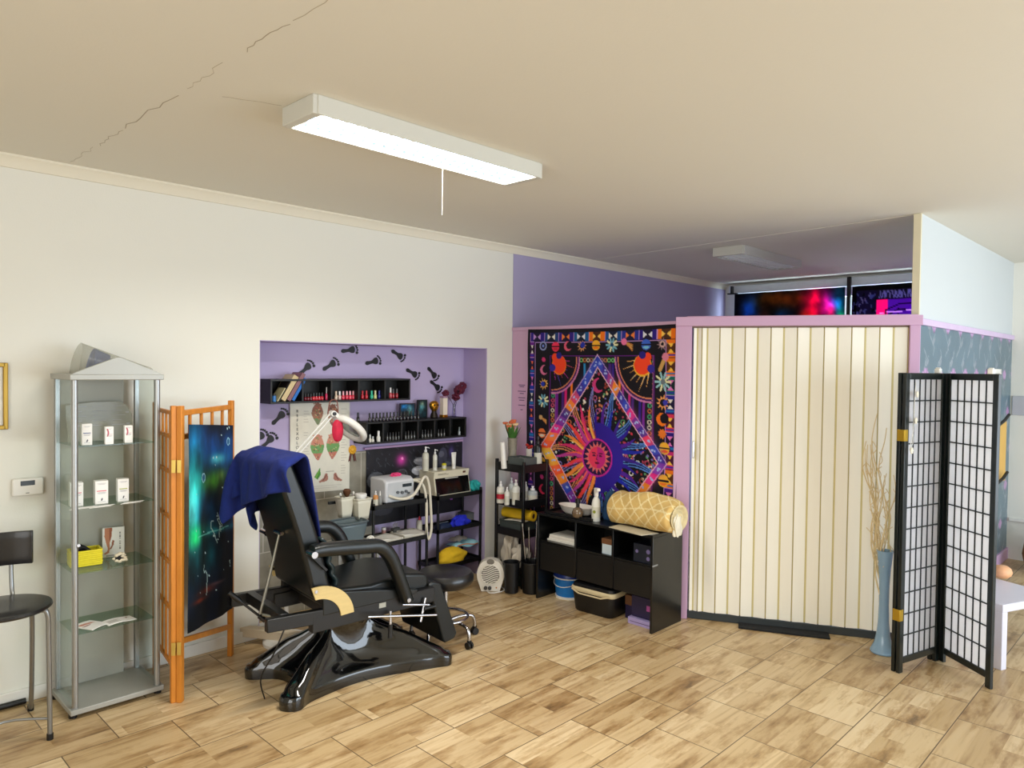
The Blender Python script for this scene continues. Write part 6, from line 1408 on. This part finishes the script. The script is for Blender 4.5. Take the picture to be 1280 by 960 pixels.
# under the desk: bucket, cool box, flat boxes
q = PZ(703, 752); r = thing('bucket', 'blue bucket with a darker lid on the floor under the desk', 'bucket', (4.50, 3.73, 0))
M().lathe([(0, .002), (.098, .002), (.104, .012), (.118, .165), (.118, .17)], n=40).build('bucket_body', mat('bright blue plastic', (20, 120, 204), .35, var=.05), r)
M().lathe([(.102, .0), (.108, .0), (.112, .018), (.106, .02)], n=40).build('white_base', m_white, r); M().tube([(.121*math.cos(2*PI*i/40), .121*math.sin(2*PI*i/40), .166) for i in range(40)], .006, n=8, closed=True).build('white_rim', m_white, r)
M().lathe([(.122, .17), (.126, .175), (.12, .198), (.11, .202), (.1, .192), (0, .192)], n=40).build('lid', mat('dark blue plastic', (22, 50, 140), .35), r)
M().tube([(-.12*math.cos(t)-.0, .122*math.sin(t), .15-.05*math.cos(t)) for t in np.linspace(-PI/2, PI/2, 14)], .0035, n=8).build('bail', m_white, r)
r = thing('cool_box', 'black cool box with a beige rimmed lid on the floor under the desk', 'box', (4.40, 3.335, 0), .06)
b = M(); rr = lambda a, c_, q: [(x*(a-q)+q*math.cos(t)*1., y*(c_-q)+q*math.sin(t)) for x, y, t0 in ((1, 1, 0), (-1, 1, PI/2), (-1, -1, PI), (1, -1, 1.5*PI)) for t in np.linspace(t0, t0+PI/2, 6)]
def shell(b, lv):
    rows = [[b.v((x, y, z_)) for x, y in rr(a, c_, .045)] for a, c_, z_ in lv]
    for A, Bq in zip(rows, rows[1:]):
        for j in range(len(A)): b.f([A[j], A[(j+1) % len(A)], Bq[(j+1) % len(A)], Bq[j]])
    b.f(rows[0][::-1]); b.f(rows[-1])
shell(b, [(.105, .165, 0), (.112, .172, .01), (.125, .19, .15), (.125, .19, .155)]); b.build('box_body', mat('black pebbled plastic', (16, 16, 17), .45, var=.1), r)
b = M(); shell(b, [(.13, .195, .155), (.133, .198, .16), (.133, .198, .182), (.128, .193, .19)]); b.build('rim', mat('beige plastic', (206, 190, 152), .5), r)
b = M(); shell(b, [(.124, .188, .188), (.126, .19, .195), (.12, .184, .212), (.09, .15, .218)]); b.build('lid', m_blackp, r)
M().box(-.02, .02, -.08, .08, .217, .224).build('lid_handle', m_blackp, r, bevel=.003)
M().tube([(-.136, -.17, .17), (-.15, -.1, .15), (-.15, .1, .15), (-.136, .17, .17)], .006, n=8).build('handle', mat('beige plastic', (206, 190, 152)), r)
r = thing('flat_box', 'dark violet box on the floor under the desk\'s right end', 'box', (4.47, 2.93, .052)); M().box(-.10, .10, -.09, .10, 0, .15).build('carton', mat('dark violet card', (34, 28, 66), .4), r, bevel=.002); M().box(-.102, -.1, -.07, -.03, .06, .1).build('printed_patch', mat('rose mark', (170, 80, 150), .5), r)
r = thing('flat_box', 'flat lilac box beneath the dark violet box under the desk', 'box', (4.46, 2.93, 0)); M().box(-.12, .12, -.10, .11, 0, .048).build('carton', mat('lilac card', (168, 156, 208), .5), r, bevel=.002); M().box(-.1215, -.12, -.09, .09, .02, .024).build('lid_seam', mat('violet print', (110, 80, 120)), r)
r = thing('small_box', 'small brown box beside the dark violet box under the desk', 'box', (4.47, 3.085, 0)); M().box(-.05, .05, -.035, .035, 0, .17).build('carton', mat('dark violet card', (34, 28, 66)), r, bevel=.002); M().box(-.052, .052, -.037, .037, .10, .172).build('lid', mat('brown card', (150, 100, 54), .6), r, bevel=.002)

# ================================================================== AT THE FOLDING DOOR
p0, p1 = PZ(923, 786), PZ(1038, 800); mt = M(((p0+p1)/2).to_tuple()); e_ = (p1-p0); e_.z = 0; Lm = e_.length; e_.normalize(); nn = -dn if dn.dot(Vector((1, 1, 0))) < 0 else dn
mt.plate((p0.x, p0.y, .001), e_, nn, [(0, 0), (Lm, 0), (Lm, .17), (0, .17)], .012)
tag(mt.build('door_mat', mat('black mat', (24, 25, 27), .95, var=.3, scale=80, bump=.5, bscale=300), bevel=.003), 'black doormat lying at the foot of the folding door', 'mat')
# tall blue vase with curly branches
r = thing('floor_vase', 'tall slim blue glass vase beside the folding screen', 'vase', (5.10, 1.55, 0))
def blue_glass():
    m = mat('blue glass', (166, 204, 236), .12, var=.1, scale=5, coat=.6); nt = m.node_tree; b_ = nt.nodes['Principled BSDF']; b_.inputs['Transmission Weight'].default_value = .35; b_.inputs['IOR'].default_value = 1.3
    return m
M().lathe([(0, .003), (.075, .003), (.078, .012), (.07, .03), (.054, .065), (.042, .12), (.034, .20), (.03, .32), (.031, .45), (.037, .56), (.046, .64), (.05, .675), (.046, .676), (.033, .56), (.026, .45), (.025, .32), (.028, .2), (0, .16)], n=40, open_=True).build('vase', blue_glass(), r)
r = thing('branches', 'bundle of pale curly branches standing in the blue floor vase', 'branches', (5.10, 1.55, .17))
random.seed(51); m_tw = mat('pale willow', (226, 206, 160), .7, var=.15, scale=30)
for k in range(11):
    a, sp_, hh = random.random()*2*PI, random.uniform(.01, .045), random.uniform(.9, 1.4); pts = []
    lean = Vector((random.uniform(-.06, .06), random.uniform(-.06, .1), 0))
    for i in range(15):
        f_ = i/14; amp = .02*min(1, f_*3); pts.append((lean.x*f_*1.4+amp*math.sin(f_*16+a)+.008*math.cos(a), lean.y*f_*1.4+amp*math.cos(f_*14+a*2)+.008*math.sin(a), .02+hh*f_))
    sp2 = spline(pts, 3); br = M().tube(sp2, [.0065*(1-.6*i/len(sp2)) for i in range(len(sp2))], n=6)
    b = br
    for j in range(5):
        q = Vector(sp2[int(len(sp2)*(.35+.12*j))-1]); t = random.random()*2*PI; b.tube(spline([q, q+Vector((.02*math.cos(t), .02*math.sin(t), .03)), q+Vector((.015*math.cos(t+1), .015*math.sin(t+1), .06)), q+Vector((.03*math.cos(t+2), .03*math.sin(t+2), .085))], 3), .0026, n=5)
    b.build('branch', m_tw, r)

# ================================================================== BLACK SHOJI SCREEN
m_sh = mat('black lacquered wood', (14, 24, 24), .3, var=.15, coat=.2)
m_rice = mat('rice paper', (248, 248, 252), .7, var=.03, scale=30); nt = m_rice.node_tree; q = nt.nodes.new('ShaderNodeBsdfTranslucent'); q.inputs[0].default_value = (.96, .96, .98, 1); k = nt.nodes.new('ShaderNodeMixShader'); k.inputs[0].default_value = .6
nt.links.new(nt.nodes['Principled BSDF'].outputs[0], k.inputs[1]); nt.links.new(q.outputs[0], k.inputs[2]); nt.links.new(k.outputs[0], nt.nodes['Material Output'].inputs[0])
r = thing('folding_screen', 'tall black folding screen with white paper panes before the wallpaper', 'screen', (5.2, 1.27, 0)); o = r.location; B = lambda: M(o)
SH = 1.84
def shoji(pa, pb, nc=6, nr=13):
    pa, pb = Vector((*pa, 0)), Vector((*pb, 0)); d = (pb-pa).normalized(); L_ = (pb-pa).length; n_ = Vector((-d.y, d.x, 0)); at = lambda t, z, k=0: pa+d*t+n_*k+Vector((0, 0, z)); t_ = .02
    for t in (t_, L_-t_): B().bar(at(t, .0), at(t, SH), .04, .022, up=n_).build('stile', m_sh, r, bevel=.003)
    for z in (.075, SH-.02): B().bar(at(.04, z), at(L_-.04, z), .022, .04).build('rail', m_sh, r, bevel=.003)
    z0, z1 = .095, SH-.04
    for i in range(1, nc): t = .04+(L_-.08)*i/nc; B().bar(at(t, z0), at(t, z1), .007, .012, up=n_).build('muntin', m_sh, r)
    for i in range(1, nr): z = z0+(z1-z0)*i/nr; B().bar(at(.04, z), at(L_-.04, z), .012, .007).build('muntin', m_sh, r)
    for k in (0,): b = B(); b.hexa([at(t, z, q) for z in (z0, z1) for t, q in ((.04, -.0012), (L_-.04, -.0012), (L_-.04, .0012), (.04, .0012))]); b.build('paper', m_rice, r, smooth=False)
    return at, d, n_
shoji((4.815, 1.378), (5.225, 1.262)); shoji((5.238, 1.25), (4.966, .917)); shoji((4.825, 1.409), (5.232, 1.293))
for z in (1.46, .36):
    b = B(); b.bar(Vector((4.803, 1.388, z-.035)), Vector((4.803, 1.388, z+.035)), .045, .006, up=(-.96, .27, 0)); b.bar(Vector((4.815, 1.362, z-.035)), Vector((4.815, 1.362, z+.035)), .03, .004, up=(-.27, -.96, 0)); b.build('hinge', mat('gold hinge', (196, 160, 52), .35, .7), r, bevel=.001)
b = B()
for x, y in ((5.222, 1.245), (5.248, 1.262)): b.cyl((x, y, .3), (x, y, 1.6), .004, n=8)
b.b.free()
# string of white blossoms over the screen's left edge
ga = thing('garland', 'string of small white blossoms hanging on the black screen\'s left panel', 'garland', (4.85, 1.34, 1.5))
pts = [(4.885, 1.335, 1.78), (4.878, 1.336, 1.71), (4.872, 1.337, 1.63), (4.868, 1.337, 1.55), (4.86, 1.337, 1.48), (4.835, 1.342, 1.40), (4.83, 1.345, 1.37)]
M((4.85, 1.34, 1.5)).tube(spline(pts, 6), .0022, n=6).build('string', m_white, ga); M((4.85, 1.34, 1.5)).tube(spline([(4.86, 1.337, 1.48), (4.863, 1.336, 1.42), (4.838, 1.342, 1.375)], 6), .0018, n=6).build('string', m_white, ga)
for i in (1, 3, 6):
    b = M((4.85, 1.34, 1.5)); c = Vector(pts[i])+Vector((-.004, -.014, 0))
    for k in range(6): a = k*PI/3; b.ball(c+Vector((.012*math.cos(a), 0, .012*math.sin(a))), (.009, .006, .009), 8, 6)
    b.ball(c, .008, 8, 6); b.build('blossom', mat('ivory blossom', (238, 232, 214), .6), ga)
for p, lb in (((5.205, 1.295), 'white clip on the black screen\'s middle fold'), ((4.985, .965), 'white clip on the black screen\'s right top corner')):
    b = M((p[0], p[1], SH)); b.box(p[0]-.03, p[0]+.03, p[1]-.014, p[1]+.014, SH, SH+.028); b.box(p[0]-.008, p[0]+.008, p[1]-.014, p[1]+.014, SH+.028, SH+.036); tag(b.build('clip', m_white, bevel=.003), lb, 'clip')

# ================================================================== RIGHT EDGE: table, stone, box, basket, rack on the wallpaper
ang = math.radians(-22); e1, e2 = Vector((-math.sin(ang), math.cos(ang), 0)), Vector((math.cos(ang), math.sin(ang), 0)); cor_ = Vector((5.325, .935, 0)); cc = cor_+(e1+e2)*.275
r = thing('side_table', 'low white square side table behind the black screen', 'table', cc, ang); m_tb = mat('white lilac lacquer', (216, 214, 228), .35, var=.02)
M().box(-.275, .275, -.275, .275, .36, .41).build('table_top', m_tb, r, bevel=.003)
for sx in (-1, 1):
    for sy in (-1, 1): M().box(sx*.25-.025, sx*.25+.025, sy*.25-.025, sy*.25+.025, 0, .36).build('leg', m_tb, r, bevel=.003)
q = PZ(1258, 724, .41); tag(M((q.x+.02, q.y+.03, .41)).lathe([(0, .0), (.035, .003), (.056, .02), (.062, .042), (.055, .066), (.035, .082), (0, .087)], c=(q.x+.02, q.y+.03, .41), n=32, sx=1.15, sy=1.).build('stone_lamp', mat('peach salt stone', (244, 176, 130), .5, var=.25, scale=12, bump=.2, bscale=20)), 'peach coloured salt stone on the white side table', 'stone')
q = cor_+e1*.36+e2*.10; tag(M((q.x, q.y, .41)).lathe([(0, 0), (.03, .002), (.034, .03), (.03, .07), (.02, .08), (0, .082)], c=(q.x, q.y, .41), n=20).build('candle', mat('magenta wax', (206, 60, 170), .4)), 'magenta candle behind the peach stone on the side table', 'candle')
r = thing('storage_cube', 'magenta fabric storage cube on the floor behind the black screen', 'box', (5.878, 1.342, 0), ang); M().box(-.10, .10, -.10, .10, 0, .33).build('cube_body', mat('magenta fabric', (130, 24, 110), .9, var=.1, bump=.2, bscale=200), r, bevel=.008); M().box(-.08, -.02, -.1025, -.10, .02, .06).build('label_holder', mat('dark label', (50, 40, 56), .5), r)
q = PZ(1279, 716); r = thing('wicker_planter', 'brown wicker planter with a dry plant at the right edge of the photo', 'planter', (q.x+.17, q.y-.14, 0))
M().lathe([(.12, 0), (.16, .05), (.18, .15), (.165, .26), (.15, .30), (.14, .30), (.14, .26), (0, .25)], n=40).build('basket', mat('brown wicker', (150, 100, 48), .7, var=.4, scale=40, stretch=(1, 1, 4), bump=.5, bscale=60), r)
random.seed(61); b = M()
for k in range(70):
    t = random.random()*2*PI; q_, h_ = random.uniform(.05, .17), random.uniform(.34, .52); b.tube([(.05*math.cos(t), .05*math.sin(t), .24), (q_*.7*math.cos(t), q_*.7*math.sin(t), h_*.8), (q_*math.cos(t), q_*math.sin(t), h_)], [.006, .007, .002], n=5)
b.build('dry_stems', mat('dry plant', (150, 116, 50), .8, var=.4, scale=30), r)
A_ = PY(1250, 528, BY-.03); Bz = PY(1252, 602, BY-.03)
r = thing('wall_rack', 'upright yellow wooden rack with slanting black pegs on the wallpaper', 'rack', (A_.x-.12, BY-.006, (A_.z+Bz.z)/2)); h_ = (A_.z-Bz.z)/2
M().box(-.12, .40, -.028, -.002, -h_, h_).build('board', mat('pine board', (222, 176, 84), .5, var=.15, scale=5, stretch=(6, 6, 1)), r, bevel=.004)
for z_ in (h_-.03, -h_+.0): M().tube([(-.08, -.02, z_-.02), (.12, -.06, z_+.05), (.22, -.075, z_+.10)], .014, n=10).build('peg', m_blackp, r)
P_ = PY(1248, 520, BY-.01); r = thing('wall_mirror', 'narrow white framed mirror on the wallpaper behind the black screen', 'mirror', (P_.x-.25, BY-.006, 1.52)); b = M()
for s in (-1, 1): b.box(s*.22-.02, s*.22+.02, -.022, -.001, -.36, .36); b.box(-.22, .22, -.022, -.001, s*.34-.02, s*.34+.02)
b.build('frame', m_white, r, bevel=.003); M().box(-.2, .2, -.01, -.002, -.32, .32).build('mirror_glass', mat('silvered glass', (210, 216, 220), .05, 1.), r, smooth=False)

# ================================================================== CURTAINS AT THE FAR WINDOW
def thin_cloth(name):
    m = painted(name, .85); nt = m.node_tree; t = nt.nodes.new('ShaderNodeBsdfTranslucent'); mx = nt.nodes.new('ShaderNodeMixShader'); mx.inputs[0].default_value = .5
    nt.links.new(nt.nodes['Attribute'].outputs['Color'] if 'Attribute' in nt.nodes else [n for n in nt.nodes if n.type == 'ATTRIBUTE'][0].outputs['Color'], t.inputs[0])
    nt.links.new(nt.nodes['Principled BSDF'].outputs[0], mx.inputs[1]); nt.links.new(t.outputs[0], mx.inputs[2]); nt.links.new(mx.outputs[0], nt.nodes['Material Output'].inputs[0]); return m
def curtain(name, label, y0, y1, z0, z1, paint, seed):
    W_, H_ = y0-y1, z1-z0; pr = Print(W_, H_, .012, (12, 10, 18)); paint(pr, W_, H_)
    return tag(pr.sheet(name, lambda x, y: (EX-.12+.012*np.sin(x*26+seed), y0-x, z1-y), thin_cloth(f'print {name}{seed}'), o=(EX-.12, (y0+y1)/2, (z0+z1)/2), solid=.003), label, 'curtain')
def gal(pr, W_, H_):
    for x, y, rx, ry, c, a in ((.22, .2, .14, .2, (30, 90, 160), .9), (.5, .1, .2, .1, (150, 90, 20), .9), (.45, .3, .15, .12, (110, 50, 30), .7), (.75, .1, .2, .1, (120, 60, 20), .7), (.6, .3, .14, .1, (20, 70, 110), .8), (1.0, .15, .12, .3, (200, 20, 90), .9), (1.15, .15, .08, .3, (200, 30, 140), .9), (1.28, .2, .1, .25, (40, 150, 190), .9), (1.2, .3, .06, .12, (240, 60, 140), .9), (1.3, .35, .06, .1, (40, 190, 120), .8), (.9, .35, .1, .1, (190, 70, 40), .7)): pr.glow(x, y, rx, ry, c, a)
    pr.mottle(.9, 8)
curtain('curtain', 'galaxy patterned curtain at the far window, left of the violet one', 4.41, 3.06, 1.3, 2.79, gal, 1)
def vio(pr, W_, H_):
    pr.rect(0, W_, 0, .06, (16, 12, 20)); pr.rect(.06, .26, .06, H_, (40, 30, 70)); random.seed(71)
    for k in range(120): x, y = random.uniform(.0, .26), random.uniform(.06, .9); pr.line((x, y), (x+random.uniform(-.02, .02), y+.03), .014, random.choice([(120, 110, 150), (20, 16, 26), (90, 90, 140)]))
    pr.rect(.26, W_, .16, H_, (112, 40, 160)); pr.rect(.26, W_, .06, .16, (40, 34, 60)); pr.rect(.26, .38, .16, H_, (226, 40, 140))
    for k in range(60): x = random.uniform(.26, W_); pr.line((x, .07), (x+random.uniform(-.03, .03), .15), .012, (130, 120, 170))
    for k, y in enumerate((.22, .27, .33, .42)): pr.path([(.36+.05*k, y+.25), (.36+.03*k, y+.06), (.48, y), (.6, y+.02*k), (.75, y-.01), (W_, y-.03)], .014, (22, 14, 34))
    pr.ell(.72, .36, .09, .045, (22, 14, 34)); pr.ell(.72, .36, .07, .03, (130, 50, 170)); pr.circ(.72, .36, .022, (22, 14, 34)); pr.line((.3, .31), (W_, .25), .01, (220, 170, 220))
curtain('curtain', 'violet and pink patterned curtain at the far window', 2.99, 1.75, 1.3, 2.79, vio, 2)
r = thing('curtain_bracket', 'black curtain bracket at the left end of the far window', 'bracket', (EX-.13, 4.44, 2.8)); M().box(-.01, .03, -.012, .012, 0, .09).build('upright', m_blackp, r); M().box(-.02, .03, -.07, .05, -.012, .002).build('arm', m_blackp, r)
tag(M((EX-.13, 3.02, 2.8)).box(EX-.14, EX-.105, 3.0, 3.04, 2.3, 2.9).build('curtain_strip', m_blackp, bevel=.003), 'black hanging strip between the two far window curtains', 'strip')
